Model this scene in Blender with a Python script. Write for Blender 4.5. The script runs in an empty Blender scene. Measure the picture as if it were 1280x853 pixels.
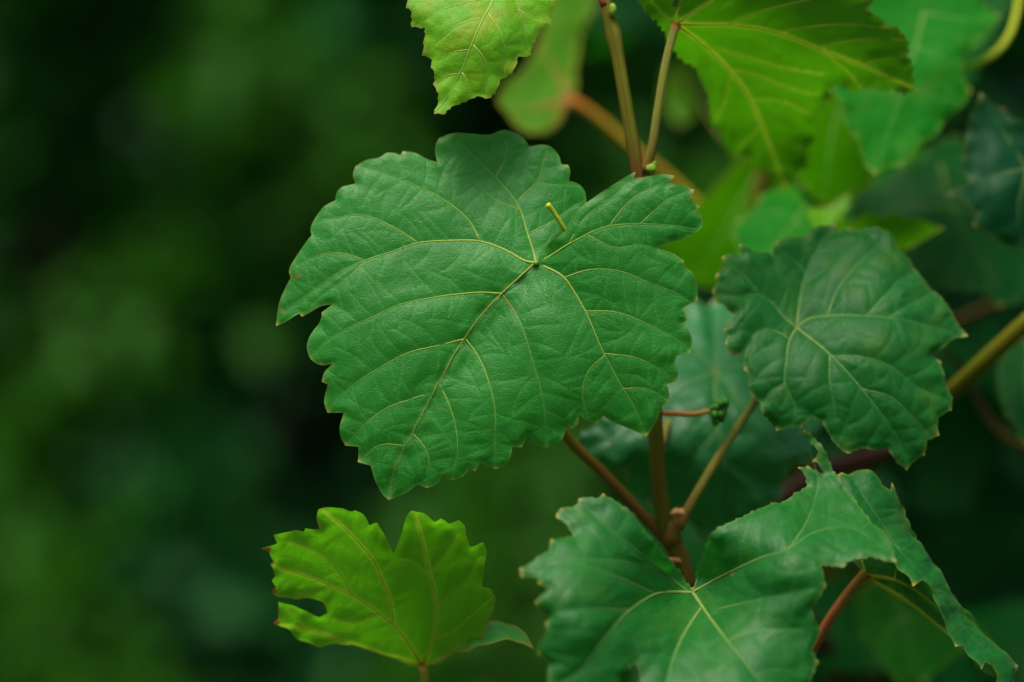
import bpy, bmesh, math, random
import numpy as np
from mathutils import Vector, noise, kdtree
from mathutils.geometry import delaunay_2d_cdt

random.seed(7)
rng = np.random.default_rng(7)
R = math.radians
scene = bpy.context.scene
col = scene.collection

# ------------------------------------------------------------------ camera
CAM_Z = 1.25
LENS, SENSOR = 85.0, 36.0
K = SENSOR / LENS / 1280.0            # metres per photo pixel at one metre
FOCUS = 0.750
cd = bpy.data.cameras.new('camera')
cam = bpy.data.objects.new('camera', cd)
col.objects.link(cam)
cam.location = (0, 0, CAM_Z)
cam.rotation_euler = (R(90), 0, 0)
cd.lens, cd.sensor_width = LENS, SENSOR
cd.clip_start, cd.clip_end = 0.02, 2000
cd.dof.use_dof = True
cd.dof.focus_distance = FOCUS
cd.dof.aperture_fstop = 3.2
scene.camera = cam

# ------------------------------------------------------------------ light: overcast day, soft high sun
SUN_EL, SUN_AZ = 68.0, 205.0          # azimuth clockwise from +Y (behind the camera, a little to the left)
world = bpy.data.worlds.new('World')
scene.world = world
world.use_nodes = True
wn = world.node_tree
sky = wn.nodes.new('ShaderNodeTexSky')
sky.sky_type = 'NISHITA'
sky.sun_disc = False
sky.sun_elevation = R(SUN_EL)
sky.sun_rotation = R(SUN_AZ)
sky.air_density = 1.0
sky.dust_density = 7.0
sky.ozone_density = 0.4
bg = wn.nodes['Background']
bg.inputs['Strength'].default_value = 0.06
wn.links.new(sky.outputs[0], bg.inputs['Color'])
sl = bpy.data.lights.new('sun', 'SUN')
sl.energy = 1.5
sl.angle = R(25)
sl.color = (1.0, 0.95, 0.88)
so = bpy.data.objects.new('sun', sl)
col.objects.link(so)
sdir = Vector((math.sin(R(SUN_AZ)) * math.cos(R(SUN_EL)), math.cos(R(SUN_AZ)) * math.cos(R(SUN_EL)), math.sin(R(SUN_EL))))
so.rotation_euler = sdir.to_track_quat('Z', 'Y').to_euler()
so.location = sdir * 10

scene.view_settings.view_transform = 'Standard'
scene.view_settings.look = 'None'
scene.view_settings.gamma = 1.0
scene.view_settings.exposure = 1.6
scene.render.engine = 'CYCLES'
scene.cycles.use_denoising = True
scene.cycles.max_bounces = 8
scene.cycles.transmission_bounces = 6
scene.cycles.transparent_max_bounces = 6

# ------------------------------------------------------------------ helpers
def PX(u, v, y):
    """photo pixel + distance -> world point"""
    return Vector(((u - 640) * K * y, y, CAM_Z - (v - 426.5) * K * y))

def PXA(uv, y):
    return np.stack([(uv[:, 0] - 640) * K * y, y, CAM_Z - (uv[:, 1] - 426.5) * K * y], 1)

def Z(x0, y0, s, pts):
    """coordinates read in an enlargement -> photo pixels"""
    return [(x0 + p[0] / s, y0 + p[1] / s) + tuple(p[2:]) for p in pts]

def empty(name, loc, label, cat, group=None):
    o = bpy.data.objects.new(name, None)
    o.empty_display_size = 0.05
    col.objects.link(o)
    o.location = loc
    o['label'] = label
    o['category'] = cat
    if group:
        o['group'] = group
    return o

def base_of(parent):
    b = Vector((0, 0, 0))
    while parent is not None:
        b += parent.location
        parent = parent.parent
    return b

def mesh_obj(name, verts, faces, mat, parent=None, smooth=True, attrs=None, label=None):
    b = base_of(parent)
    me = bpy.data.meshes.new(name)
    v = np.asarray(verts, dtype=float) - np.array(b)
    me.from_pydata(v.tolist(), [], [list(map(int, f)) for f in faces])
    if smooth:
        me.polygons.foreach_set('use_smooth', [True] * len(me.polygons))
    for k, a in (attrs or {}).items():
        a = np.asarray(a, dtype=np.float32)
        if a.ndim == 1:
            t = me.attributes.new(k, 'FLOAT', 'POINT')
            t.data.foreach_set('value', a)
        else:
            t = me.attributes.new(k, 'FLOAT_VECTOR', 'POINT')
            t.data.foreach_set('vector', a.ravel())
    me.materials.append(mat)
    me.update()
    o = bpy.data.objects.new(name, me)
    col.objects.link(o)
    if parent is not None:
        o.parent = parent
    if label:
        o['label'] = label
    return o

def catmull(P, step, closed=True, corner=40.0):
    """smooth line through points, keeping the sharp corners sharp"""
    P = np.asarray(P, float)
    n = len(P)
    out = []
    seg = n if closed else n - 1
    def tang(i):
        a, b, c = P[(i - 1) % n], P[i], P[(i + 1) % n]
        if not closed and i == 0:
            return c - b, c - b
        if not closed and i == n - 1:
            return b - a, b - a
        d0, d1 = b - a, c - b
        l0, l1 = np.linalg.norm(d0) + 1e-9, np.linalg.norm(d1) + 1e-9
        cs = np.clip(np.dot(d0, d1) / (l0 * l1), -1, 1)
        if math.degrees(math.acos(cs)) > corner:
            return d0 / l0, d1 / l1
        t = d0 / l0 * l1 + d1 / l1 * l0
        t = t / (np.linalg.norm(t) + 1e-9)
        return t, t
    T = [tang(i) for i in range(n)]
    for i in range(seg):
        a, b = P[i], P[(i + 1) % n]
        L = np.linalg.norm(b - a)
        t0 = T[i][1] / (np.linalg.norm(T[i][1]) + 1e-9) * L
        t1 = T[(i + 1) % n][0] / (np.linalg.norm(T[(i + 1) % n][0]) + 1e-9) * L
        m = max(1, int(math.ceil(L / step)))
        for k in range(m):
            s = k / m
            h00, h10 = 2*s**3 - 3*s**2 + 1, s**3 - 2*s**2 + s
            h01, h11 = -2*s**3 + 3*s**2, s**3 - s**2
            out.append(h00*a + h10*t0 + h01*b + h11*t1)
    if not closed:
        out.append(P[-1])
    return np.array(out)

def tps(ctrl):
    """thin plate surface through (u, v, value)"""
    C = np.asarray(ctrl, float)
    X = C[:, :2] / 100.0
    n = len(X)
    d = np.linalg.norm(X[:, None] - X[None], axis=2)
    phi = np.where(d > 0, d * d * np.log(d + 1e-12), 0) + np.eye(n) * 1e-4
    A = np.zeros((n + 3, n + 3))
    A[:n, :n] = phi
    A[:n, n] = 1
    A[:n, n + 1:] = X
    A[n:, :n] = A[:n, n:].T
    w = np.linalg.solve(A, np.concatenate([C[:, 2], np.zeros(3)]))
    def f(uv):
        uv = np.atleast_2d(np.asarray(uv, float))[:, :2] / 100.0
        r = np.linalg.norm(uv[:, None] - X[None], axis=2)
        ph = np.where(r > 0, r * r * np.log(r + 1e-12), 0)
        return ph @ w[:n] + w[n] + uv @ w[n + 1:]
    return f

def inside(pts, poly):
    x, y = pts[:, 0], pts[:, 1]
    res = np.zeros(len(pts), bool)
    x1, y1 = poly[:, 0], poly[:, 1]
    x2, y2 = np.roll(x1, -1), np.roll(y1, -1)
    for a, b, c, d in zip(x1, y1, x2, y2):
        if b == d:
            continue
        m = ((b > y) != (d > y)) & (x < (c - a) * (y - b) / (d - b) + a)
        res ^= m
    return res

def seg_arrays(lines):
    a, b = [], []
    for l in lines:
        l = np.asarray(l, float)[:, :2]
        a.append(l[:-1]); b.append(l[1:])
    if not a:
        return np.zeros((0, 2)), np.zeros((0, 2))
    return np.concatenate(a), np.concatenate(b)

def seg_dist(pts, A, B, chunk=3000):
    if len(A) == 0:
        return np.full(len(pts), 1e3)
    d = B - A
    L = (d * d).sum(1) + 1e-9
    out = np.empty(len(pts))
    for i in range(0, len(pts), chunk):
        p = pts[i:i + chunk]
        rx = p[:, None, 0] - A[None, :, 0]
        ry = p[:, None, 1] - A[None, :, 1]
        t = np.clip((rx * d[:, 0] + ry * d[:, 1]) / L, 0, 1)
        ex = rx - t * d[:, 0]
        ey = ry - t * d[:, 1]
        out[i:i + chunk] = np.sqrt((ex * ex + ey * ey).min(1))
    return out

def line_dist(pts, lines, step=.8):
    """distance from points to a set of polylines"""
    S = []
    for l in lines:
        l = np.asarray(l, float)[:, :2]
        for a, b in zip(l[:-1], l[1:]):
            m = max(1, int(np.linalg.norm(b - a) / step))
            t = np.arange(m)[:, None] / m
            S.append(a * (1 - t) + b * t)
        S.append(l[-1:])
    if not S:
        return np.full(len(pts), 1e3)
    S = np.concatenate(S)
    kd = kdtree.KDTree(len(S))
    for i, p in enumerate(S.tolist()):
        kd.insert((p[0], p[1], 0), i)
    kd.balance()
    find = kd.find
    return np.array([find((x, y, 0))[2] for x, y in pts.tolist()])

def tertiary(veins, polys, every, rnd, maxlen=70):
    """the ladder of small veins between the traced ones"""
    res = []
    A0, B0 = seg_arrays(veins)
    A, B = A0.copy(), B0.copy()
    allp = np.concatenate(polys)
    lo = np.floor(allp.min(0)) - 2
    hi = np.ceil(allp.max(0)) + 2
    gx, gy = np.meshgrid(np.arange(lo[0], hi[0], 2), np.arange(lo[1], hi[1], 2))
    G = np.stack([gx.ravel(), gy.ravel()], 1)
    mask = np.zeros(len(G), bool)
    for q in polys:
        mask |= inside(G, q[::3])
    mask = mask.reshape(gx.shape)
    def isin(p):
        i, j = int((p[1] - lo[1]) / 2 + .5), int((p[0] - lo[0]) / 2 + .5)
        return 0 <= i < mask.shape[0] and 0 <= j < mask.shape[1] and mask[i, j]
    for vi, v in enumerate(veins):
        v = np.asarray(v, float)[:, :2]
        L = np.linalg.norm(np.diff(v, axis=0), axis=1)
        s, acc = every * rnd.uniform(.4, .9), np.concatenate([[0], np.cumsum(L)])
        while s < acc[-1] - 3:
            k = max(0, np.searchsorted(acc, s) - 1)
            t = (s - acc[k]) / max(L[k], 1e-6)
            p0 = v[k] * (1 - t) + v[k + 1] * t
            tg = (v[k + 1] - v[k]) / max(L[k], 1e-6)
            for side in (-1, 1):
                if rnd.random() < .12:
                    continue
                ang = side * R(rnd.uniform(58, 88))
                d = np.array([tg[0]*math.cos(ang) - tg[1]*math.sin(ang), tg[0]*math.sin(ang) + tg[1]*math.cos(ang)])
                curv = -side * R(rnd.uniform(-1.0, 3.0))
                p = p0.copy()
                line = [p.copy()]
                lim = rnd.uniform(.5, 1.0) * maxlen
                n = 0
                while n * 4 < lim:
                    n += 1
                    curv += R(rnd.uniform(-1.6, 1.6))
                    d = np.array([d[0]*math.cos(curv) - d[1]*math.sin(curv), d[0]*math.sin(curv) + d[1]*math.cos(curv)])
                    p = p + d * 4
                    if not isin(p):
                        break
                    line.append(p.copy())
                    if n > 2:
                        if seg_dist(p[None], A, B)[0] < 4.5:
                            break
                if len(line) > 3:
                    res.append(np.array(line))
                    a, b = seg_arrays([np.array(line)[2:]])
                    A, B = np.concatenate([A, a]), np.concatenate([B, b])
            s += every * rnd.uniform(.7, 1.3)
    return res

def tube(pts, radii, sides=10, flat=None, cap=True, half=False):
    """verts, faces, attributes of a tube through 3D points"""
    P = [Vector(p) for p in pts]
    n = len(P)
    V, F, along, ang = [], [], [], []
    ref = None
    for i in range(n):
        t = (P[min(i + 1, n - 1)] - P[max(i - 1, 0)])
        t.normalize()
        if flat is not None:
            nn = Vector(flat[i])
            nn = (nn - t * nn.dot(t)).normalized()
        else:
            if ref is None:
                ref = Vector((0, -1, 0)) if abs(t.y) < .9 else Vector((1, 0, 0))
            nn = (ref - t * ref.dot(t)).normalized()
            ref = nn
        bb = t.cross(nn)
        for k in range(sides):
            a = 2 * math.pi * k / sides if not half else math.pi * (k / (sides - 1) - .5)
            fl = .42 if flat is not None else 1.0
            V.append(P[i] + (nn * math.cos(a) * fl + bb * math.sin(a)) * radii[i])
            along.append(i / (n - 1))
            ang.append(k / sides)
    for i in range(n - 1):
        for k in range(sides - (1 if half else 0)):
            k2 = (k + 1) % sides
            F.append((i*sides + k, i*sides + k2, (i+1)*sides + k2, (i+1)*sides + k))
    if cap and not half:
        F.append(tuple(reversed(range(sides))))
        F.append(tuple((n-1)*sides + k for k in range(sides)))
    return V, F, along, ang

# ------------------------------------------------------------------ materials
def nd(nt, kind, **kw):
    n = nt.nodes.new(kind)
    for k, v in kw.items():
        setattr(n, k, v)
    return n

def mixc(nt, fac, a, b, blend='MIX'):
    m = nt.nodes.new('ShaderNodeMix')
    m.data_type = 'RGBA'
    m.blend_type = blend
    for sock, val in ((m.inputs[0], fac), (m.inputs[6], a), (m.inputs[7], b)):
        if isinstance(val, (int, float)):
            sock.default_value = val
        elif isinstance(val, tuple):
            sock.default_value = (*val[:3], 1)
        else:
            nt.links.new(val, sock)
    return m.outputs[2]

def mathn(nt, op, a, b=0.0, clamp=False):
    m = nt.nodes.new('ShaderNodeMath')
    m.operation = op
    m.use_clamp = clamp
    for s, val in zip(m.inputs, (a, b)):
        if isinstance(val, (int, float)):
            s.default_value = val
        else:
            nt.links.new(val, s)
    return m.outputs[0]

def ramp(nt, fac, stops):
    r = nt.nodes.new('ShaderNodeValToRGB')
    while len(r.color_ramp.elements) < len(stops):
        r.color_ramp.elements.new(0.5)
    for e, (p, c) in zip(r.color_ramp.elements, stops):
        e.position = p
        e.color = (*c, 1) if len(c) == 3 else c
    nt.links.new(fac, r.inputs[0])
    return r.outputs[0]

def attr(nt, name):
    a = nt.nodes.new('ShaderNodeAttribute')
    a.attribute_name = name
    return a

def leaf_material(name, top, top2, under, trans, yellow=0.0, tfac=.34, rough=.42, spec=.42,
                  veinc=(.28, .34, .08), rim=(.30, .26, .05), rimfac=.5, tert=.30, tipc=(.42, .33, .06), dust=.05, clear_vein=0.0, bump=.45, netf=.06):
    m = bpy.data.materials.new(name)
    m.use_nodes = True
    nt = m.node_tree
    nt.nodes.clear()
    out = nd(nt, 'ShaderNodeOutputMaterial')
    fl = attr(nt, 'flat').outputs['Vector']
    def noise_tex(scale, detail=4, rough_=.55):
        n = nd(nt, 'ShaderNodeTexNoise')
        n.inputs['Scale'].default_value = scale
        n.inputs['Detail'].default_value = detail
        n.inputs['Roughness'].default_value = rough_
        nt.links.new(fl, n.inputs['Vector'])
        return n.outputs['Fac']
    big = noise_tex(.045, 3)
    mid = noise_tex(.32, 5, .6)
    fine = noise_tex(2.6, 3, .6)
    vor = nd(nt, 'ShaderNodeTexVoronoi', feature='DISTANCE_TO_EDGE')
    vor.inputs['Scale'].default_value = .42
    vor.inputs['Randomness'].default_value = 1.0
    nt.links.new(fl, vor.inputs['Vector'])
    vor2 = nd(nt, 'ShaderNodeTexVoronoi', feature='DISTANCE_TO_EDGE')
    vor2.inputs['Scale'].default_value = 1.15
    nt.links.new(fl, vor2.inputs['Vector'])
    net = mathn(nt, 'SUBTRACT', 1.0, mathn(nt, 'MULTIPLY', vor.outputs['Distance'], 14.0, True), True)
    net2 = mathn(nt, 'SUBTRACT', 1.0, mathn(nt, 'MULTIPLY', vor2.outputs['Distance'], 8.0, True), True)
    c = mixc(nt, mathn(nt, 'MULTIPLY_ADD', mathn(nt, 'SUBTRACT', big, .5), 3.0, True), top, top2)
    # multiply_add needs a third input
    c.node.inputs[0].links[0].from_node.inputs[2].default_value = .5
    c = mixc(nt, mathn(nt, 'MULTIPLY', mathn(nt, 'SUBTRACT', mid, .40, True), 1.1, True), c, tuple(x * 1.45 for x in top))
    c = mixc(nt, mathn(nt, 'MULTIPLY', mathn(nt, 'SUBTRACT', fine, .42, True), 1.6, True), c, tuple(x * 1.5 + dust * .6 for x in top))
    c = mixc(nt, mathn(nt, 'MULTIPLY', mathn(nt, 'SUBTRACT', .5, noise_tex(1.1, 4, .65), True), 2.2, True), c, tuple(x * .55 for x in top))
    if yellow > 0:
        yn = noise_tex(.085, 4, .6)
        ym = mathn(nt, 'MULTIPLY', mathn(nt, 'SUBTRACT', yn, .50, True), 6.0, True)
        c = mixc(nt, mathn(nt, 'MULTIPLY', ym, yellow), c, (.30, .33, .02))
    c = mixc(nt, mathn(nt, 'MULTIPLY', net2, netf * .6), c, veinc)
    c = mixc(nt, mathn(nt, 'MULTIPLY', net, netf), c, veinc)
    c = mixc(nt, mathn(nt, 'MULTIPLY', attr(nt, 'tert').outputs['Fac'], tert), c, veinc)
    c = mixc(nt, mathn(nt, 'MULTIPLY', attr(nt, 'vein').outputs['Fac'], .25), c, veinc)
    # bloom and dust specks
    sp = nd(nt, 'ShaderNodeTexNoise')
    sp.inputs['Scale'].default_value = .9
    sp.inputs['Detail'].default_value = 6
    nt.links.new(fl, sp.inputs['Vector'])
    spm = mathn(nt, 'MULTIPLY', mathn(nt, 'SUBTRACT', sp.outputs['Fac'], .66, True), 10.0, True)
    c = mixc(nt, mathn(nt, 'MULTIPLY', spm, dust * 12), c, (.45, .52, .50))
    c = mixc(nt, mathn(nt, 'MULTIPLY', mathn(nt, 'SUBTRACT', noise_tex(.12, 3), .35, True), dust * 4, True), c, (.22, .36, .30))
    en = mathn(nt, 'MULTIPLY', attr(nt, 'edge').outputs['Fac'], mathn(nt, 'MULTIPLY', noise_tex(.25, 2), 1.7, True))
    topc = mixc(nt, mathn(nt, 'MULTIPLY', en, rimfac), c, rim)
    topc = mixc(nt, mathn(nt, 'MULTIPLY', attr(nt, 'tip').outputs['Fac'], .85, True), topc, tipc)
    stn = attr(nt, 'stain').outputs['Fac']
    sm = mathn(nt, 'MULTIPLY', mathn(nt, 'SUBTRACT', mathn(nt, 'ADD', mathn(nt, 'MULTIPLY', stn, .8), mathn(nt, 'MULTIPLY', noise_tex(.55, 5, .75), 2.2)), 1.45, True), 2.0, True)
    topc = mixc(nt, sm, topc, (.30, .12, .03))
    un = mixc(nt, mathn(nt, 'MULTIPLY', net, .22), under, tuple(x * .55 for x in under))
    un = mixc(nt, mathn(nt, 'MULTIPLY', attr(nt, 'tert').outputs['Fac'], .5), un, tuple(x * 1.9 for x in under))
    un = mixc(nt, mathn(nt, 'MULTIPLY', mathn(nt, 'SUBTRACT', big, .45, True), 1.6, True), un, tuple(x * 1.3 for x in under))
    un = mixc(nt, mathn(nt, 'MULTIPLY', attr(nt, 'tip').outputs['Fac'], .9, True), un, tipc)
    un = mixc(nt, mathn(nt, 'MULTIPLY', en, rimfac), un, rim)
    un = mixc(nt, sm, un, (.22, .085, .02))
    geo = nd(nt, 'ShaderNodeNewGeometry')
    colr = mixc(nt, geo.outputs['Backfacing'], topc, un)
    # relief
    bsum = mathn(nt, 'ADD', mathn(nt, 'MULTIPLY', mid, .75), mathn(nt, 'MULTIPLY', fine, .45))
    bsum = mathn(nt, 'SUBTRACT', bsum, mathn(nt, 'MULTIPLY', net, .22))
    bsum = mathn(nt, 'SUBTRACT', bsum, mathn(nt, 'MULTIPLY', net2, .10))
    bmp = nd(nt, 'ShaderNodeBump')
    bmp.inputs['Strength'].default_value = bump
    bmp.inputs['Distance'].default_value = .00045
    nt.links.new(bsum, bmp.inputs['Height'])
    bs = nd(nt, 'ShaderNodeBsdfPrincipled')
    nt.links.new(colr, bs.inputs['Base Color'])
    rg = mathn(nt, 'ADD', rough - .1, mathn(nt, 'MULTIPLY', mid, .22))
    rg = mathn(nt, 'ADD', rg, mathn(nt, 'MULTIPLY', geo.outputs['Backfacing'], .22))
    nt.links.new(rg, bs.inputs['Roughness'])
    bs.inputs['Specular IOR Level'].default_value = spec
    nt.links.new(bmp.outputs[0], bs.inputs['Normal'])
    tr = nd(nt, 'ShaderNodeBsdfTranslucent')
    tcol = mixc(nt, mathn(nt, 'MULTIPLY', attr(nt, 'tert').outputs['Fac'], .35), trans, tuple(x * .6 for x in trans))
    tcol = mixc(nt, mathn(nt, 'MULTIPLY', mathn(nt, 'SUBTRACT', mid, .42, True), 1.2, True), tcol, tuple(x * .75 for x in trans))
    tcol = mixc(nt, mathn(nt, 'MULTIPLY', attr(nt, 'vein').outputs['Fac'], clear_vein), tcol, (.80, .90, .06))
    tcol = mixc(nt, sm, tcol, (.2, .06, .02))
    nt.links.new(tcol, tr.inputs['Color'])
    nt.links.new(bmp.outputs[0], tr.inputs['Normal'])
    mx = nd(nt, 'ShaderNodeMixShader')
    mx.inputs[0].default_value = tfac
    nt.links.new(bs.outputs[0], mx.inputs[1])
    nt.links.new(tr.outputs[0], mx.inputs[2])
    nt.links.new(mx.outputs[0], out.inputs['Surface'])
    return m

def stem_material(name, stops, stripe=(.35, .06, .03), sfac=.35, rough=.45, tscale=60, through=0.0):
    """'along' runs from the base of the stalk to its tip"""
    m = bpy.data.materials.new(name)
    m.use_nodes = True
    nt = m.node_tree
    bs = nt.nodes['Principled BSDF']
    c = ramp(nt, attr(nt, 'along').outputs['Fac'], stops)
    an = mathn(nt, 'MULTIPLY', attr(nt, 'ang').outputs['Fac'], 2 * math.pi)
    cx = nd(nt, 'ShaderNodeCombineXYZ')
    nt.links.new(mathn(nt, 'MULTIPLY', mathn(nt, 'SINE', an), 2.2), cx.inputs[0])
    nt.links.new(mathn(nt, 'MULTIPLY', mathn(nt, 'COSINE', an), 2.2), cx.inputs[1])
    nt.links.new(mathn(nt, 'MULTIPLY', attr(nt, 'along').outputs['Fac'], 2.5), cx.inputs[2])
    sn = nd(nt, 'ShaderNodeTexNoise')
    sn.inputs['Scale'].default_value = 1.6
    sn.inputs['Detail'].default_value = 3
    nt.links.new(cx.outputs[0], sn.inputs['Vector'])
    w = mathn(nt, 'MULTIPLY', mathn(nt, 'SUBTRACT', sn.outputs['Fac'], .5), 3.0)
    tc = nd(nt, 'ShaderNodeTexCoord')
    n = nd(nt, 'ShaderNodeTexNoise')
    n.inputs['Scale'].default_value = tscale
    n.inputs['Detail'].default_value = 5
    nt.links.new(tc.outputs['Object'], n.inputs['Vector'])
    f = mathn(nt, 'MULTIPLY', mathn(nt, 'ADD', mathn(nt, 'MULTIPLY', w, .9), mathn(nt, 'MULTIPLY', mathn(nt, 'SUBTRACT', n.outputs['Fac'], .25), 1.6)), sfac * 2.0, True)
    c = mixc(nt, f, c, stripe)
    n2 = nd(nt, 'ShaderNodeTexNoise')
    n2.inputs['Scale'].default_value = tscale * 25
    nt.links.new(tc.outputs['Object'], n2.inputs['Vector'])
    c = mixc(nt, mathn(nt, 'MULTIPLY', mathn(nt, 'SUBTRACT', n2.outputs['Fac'], .6, True), 3.0, True), c, (.12, .05, .02))
    nt.links.new(c, bs.inputs['Base Color'])
    bs.inputs['Roughness'].default_value = rough
    bs.inputs['Specular IOR Level'].default_value = .12
    b = nd(nt, 'ShaderNodeBump')
    b.inputs['Strength'].default_value = .5
    b.inputs['Distance'].default_value = .0004
    nt.links.new(mathn(nt, 'ADD', w, n2.outputs['Fac']), b.inputs['Height'])
    nt.links.new(b.outputs[0], bs.inputs['Normal'])
    if through > 0:
        tr = nd(nt, 'ShaderNodeBsdfTranslucent')
        nt.links.new(mixc(nt, .25, c, (.8, .9, .10)), tr.inputs['Color'])
        mx = nd(nt, 'ShaderNodeMixShader')
        mx.inputs[0].default_value = through
        nt.links.new(bs.outputs[0], mx.inputs[1])
        nt.links.new(tr.outputs[0], mx.inputs[2])
        nt.links.new(mx.outputs[0], nt.nodes['Material Output'].inputs['Surface'])
    return m

def plain_material(name, c1, c2, scale, rough=.8, bump=.3, dist=.01):
    m = bpy.data.materials.new(name)
    m.use_nodes = True
    nt = m.node_tree
    bs = nt.nodes['Principled BSDF']
    tc = nd(nt, 'ShaderNodeTexCoord')
    n = nd(nt, 'ShaderNodeTexNoise')
    n.inputs['Scale'].default_value = scale
    n.inputs['Detail'].default_value = 7
    nt.links.new(tc.outputs['Object'], n.inputs['Vector'])
    nt.links.new(ramp(nt, n.outputs['Fac'], [(.3, c1), (.7, c2)]), bs.inputs['Base Color'])
    bs.inputs['Roughness'].default_value = rough
    bs.inputs['Specular IOR Level'].default_value = .18
    b = nd(nt, 'ShaderNodeBump')
    b.inputs['Strength'].default_value = bump
    b.inputs['Distance'].default_value = dist
    nt.links.new(n.outputs['Fac'], b.inputs['Height'])
    nt.links.new(b.outputs[0], bs.inputs['Normal'])
    return m

def foliage_material(name, c1, c2, trans, tfac=.3):
    m = bpy.data.materials.new(name)
    m.use_nodes = True
    nt = m.node_tree
    nt.nodes.clear()
    out = nd(nt, 'ShaderNodeOutputMaterial')
    v = attr(nt, 'tone').outputs['Fac']
    c = mixc(nt, v, c1, c2)
    bs = nd(nt, 'ShaderNodeBsdfPrincipled')
    nt.links.new(c, bs.inputs['Base Color'])
    bs.inputs['Roughness'].default_value = .6
    bs.inputs['Specular IOR Level'].default_value = .15
    tr = nd(nt, 'ShaderNodeBsdfTranslucent')
    tr.inputs['Color'].default_value = (*trans, 1)
    mx = nd(nt, 'ShaderNodeMixShader')
    mx.inputs[0].default_value = tfac
    nt.links.new(bs.outputs[0], mx.inputs[1])
    nt.links.new(tr.outputs[0], mx.inputs[2])
    nt.links.new(mx.outputs[0], out.inputs['Surface'])
    return m

M = {}
GV = (.10, .30, .05)
M['mature'] = leaf_material('mature_leaf', (.006, .135, .009), (.013, .172, .013), (.085, .20, .04), (.07, .42, .02), spec=.27, rough=.42, dust=.010, tert=.30, veinc=(.08, .32, .05), rimfac=.26, bump=.46, netf=.09)
M['bluish'] = leaf_material('bluish_leaf', (.003, .070, .009), (.006, .092, .010), (.06, .17, .04), (.04, .26, .02), yellow=.05, tfac=.28, dust=.0, rimfac=.18, spec=.15, tert=.26, veinc=(.03, .16, .04))
M['glossy'] = leaf_material('glossy_leaf', (.003, .082, .008), (.007, .107, .009), (.05, .15, .03), (.03, .34, .015), yellow=.04, tfac=.30, rough=.46, dust=.004, rimfac=.16, spec=.26, tert=.24, veinc=(.04, .20, .05))
M['sheen'] = leaf_material('sheen_leaf', (.006, .105, .024), (.010, .130, .028), (.05, .15, .03), (.03, .30, .015), tfac=.26, rough=.40, dust=.006, rimfac=.2, spec=.45, tert=.30, veinc=(.06, .24, .07), netf=.1)
M['slate'] = leaf_material('slate_leaf', (.001, .036, .012), (.002, .046, .013), (.03, .10, .03), (.02, .18, .015), tfac=.26, dust=.0, rimfac=.15, spec=.12, tert=.1, veinc=(.02, .10, .03))
M['dark'] = leaf_material('dark_leaf', (.002, .042, .006), (.004, .056, .007), (.008, .08, .004), (.02, .22, .004), tfac=.30, dust=.0, rimfac=.1, spec=.06, tert=.1, veinc=(.02, .09, .02))
M['young'] = leaf_material('young_leaf', (.090, .310, .006), (.125, .345, .006), (.10, .24, .02), (.22, .60, .01), yellow=.55, tfac=.42, rimfac=.6, rim=(.20, .12, .03), tipc=(.22, .10, .03), dust=.005, spec=.16, tert=.3, veinc=(.22, .42, .04))
M['fresh'] = leaf_material('fresh_leaf', (.004, .120, .006), (.009, .140, .007), (.06, .20, .02), (.04, .42, .006), yellow=.08, tfac=.38, rimfac=.2, dust=.0, spec=.05, rough=.6, tert=.15, veinc=GV)
M['under'] = leaf_material('back_lit_leaf', (.012, .120, .020), (.020, .140, .022), (.032, .140, .003), (.058, .255, .002), tfac=.50, rimfac=.7, rim=(.26, .16, .03), tipc=(.26, .12, .03), dust=.004, spec=.12, clear_vein=.34)
M['thin'] = leaf_material('thin_back_lit_leaf', (.030, .190, .040), (.036, .210, .042), (.070, .215, .010), (.130, .50, .006), tfac=.54, rimfac=.8, rim=(.34, .18, .03), tipc=(.34, .08, .03), dust=.01, spec=.14, clear_vein=.5)
M['olive'] = leaf_material('olive_leaf', (.026, .130, .0005), (.038, .150, .0005), (.05, .14, .002), (.15, .50, .0005), tfac=.55, rimfac=.4, rim=(.20, .12, .03), dust=.0, spec=.0, veinc=(.06, .20, .01), rough=.7)

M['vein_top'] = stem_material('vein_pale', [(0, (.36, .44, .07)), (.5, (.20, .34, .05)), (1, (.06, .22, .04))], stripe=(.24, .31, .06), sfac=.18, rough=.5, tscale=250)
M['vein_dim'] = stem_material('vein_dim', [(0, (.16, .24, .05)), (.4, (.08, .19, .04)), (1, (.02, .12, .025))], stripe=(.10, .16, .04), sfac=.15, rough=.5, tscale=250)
M['vein_under'] = stem_material('vein_underside', [(0, (.34, .08, .02)), (.05, (.40, .22, .04)), (.11, (.52, .56, .08)), (1, (.42, .54, .06))], stripe=(.50, .56, .10), sfac=.08, rough=.5, tscale=250, through=.7)
M['vein_yellow'] = stem_material('vein_yellow', [(0, (.46, .16, .03)), (.10, (.60, .54, .06)), (1, (.58, .64, .07))], stripe=(.60, .64, .08), sfac=.08, rough=.5, tscale=250, through=.15)
M['vein_red'] = stem_material('vein_red', [(0, (.30, .12, .04)), (.5, (.28, .17, .03)), (1, (.20, .27, .04))], stripe=(.28, .16, .04), sfac=.1, tscale=200, through=.3)
M['vein_blush'] = stem_material('vein_blush', [(0, (.26, .30, .06)), (.04, (.26, .14, .05)), (.12, (.22, .20, .05)), (.2, (.16, .29, .05)), (1, (.05, .20, .035))], stripe=(.2, .2, .05), sfac=.1, tscale=200)
M['cane'] = stem_material('green_cane', [(0, (.070, .050, .004)), (.12, (.062, .074, .004)), (.25, (.075, .090, .004)), (.5, (.085, .105, .006)), (.56, (.13, .045, .015)), (.62, (.10, .115, .008)), (.9, (.11, .115, .008)), (1, (.12, .07, .01))], stripe=(.10, .026, .004), sfac=.19, rough=.5)
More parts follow.
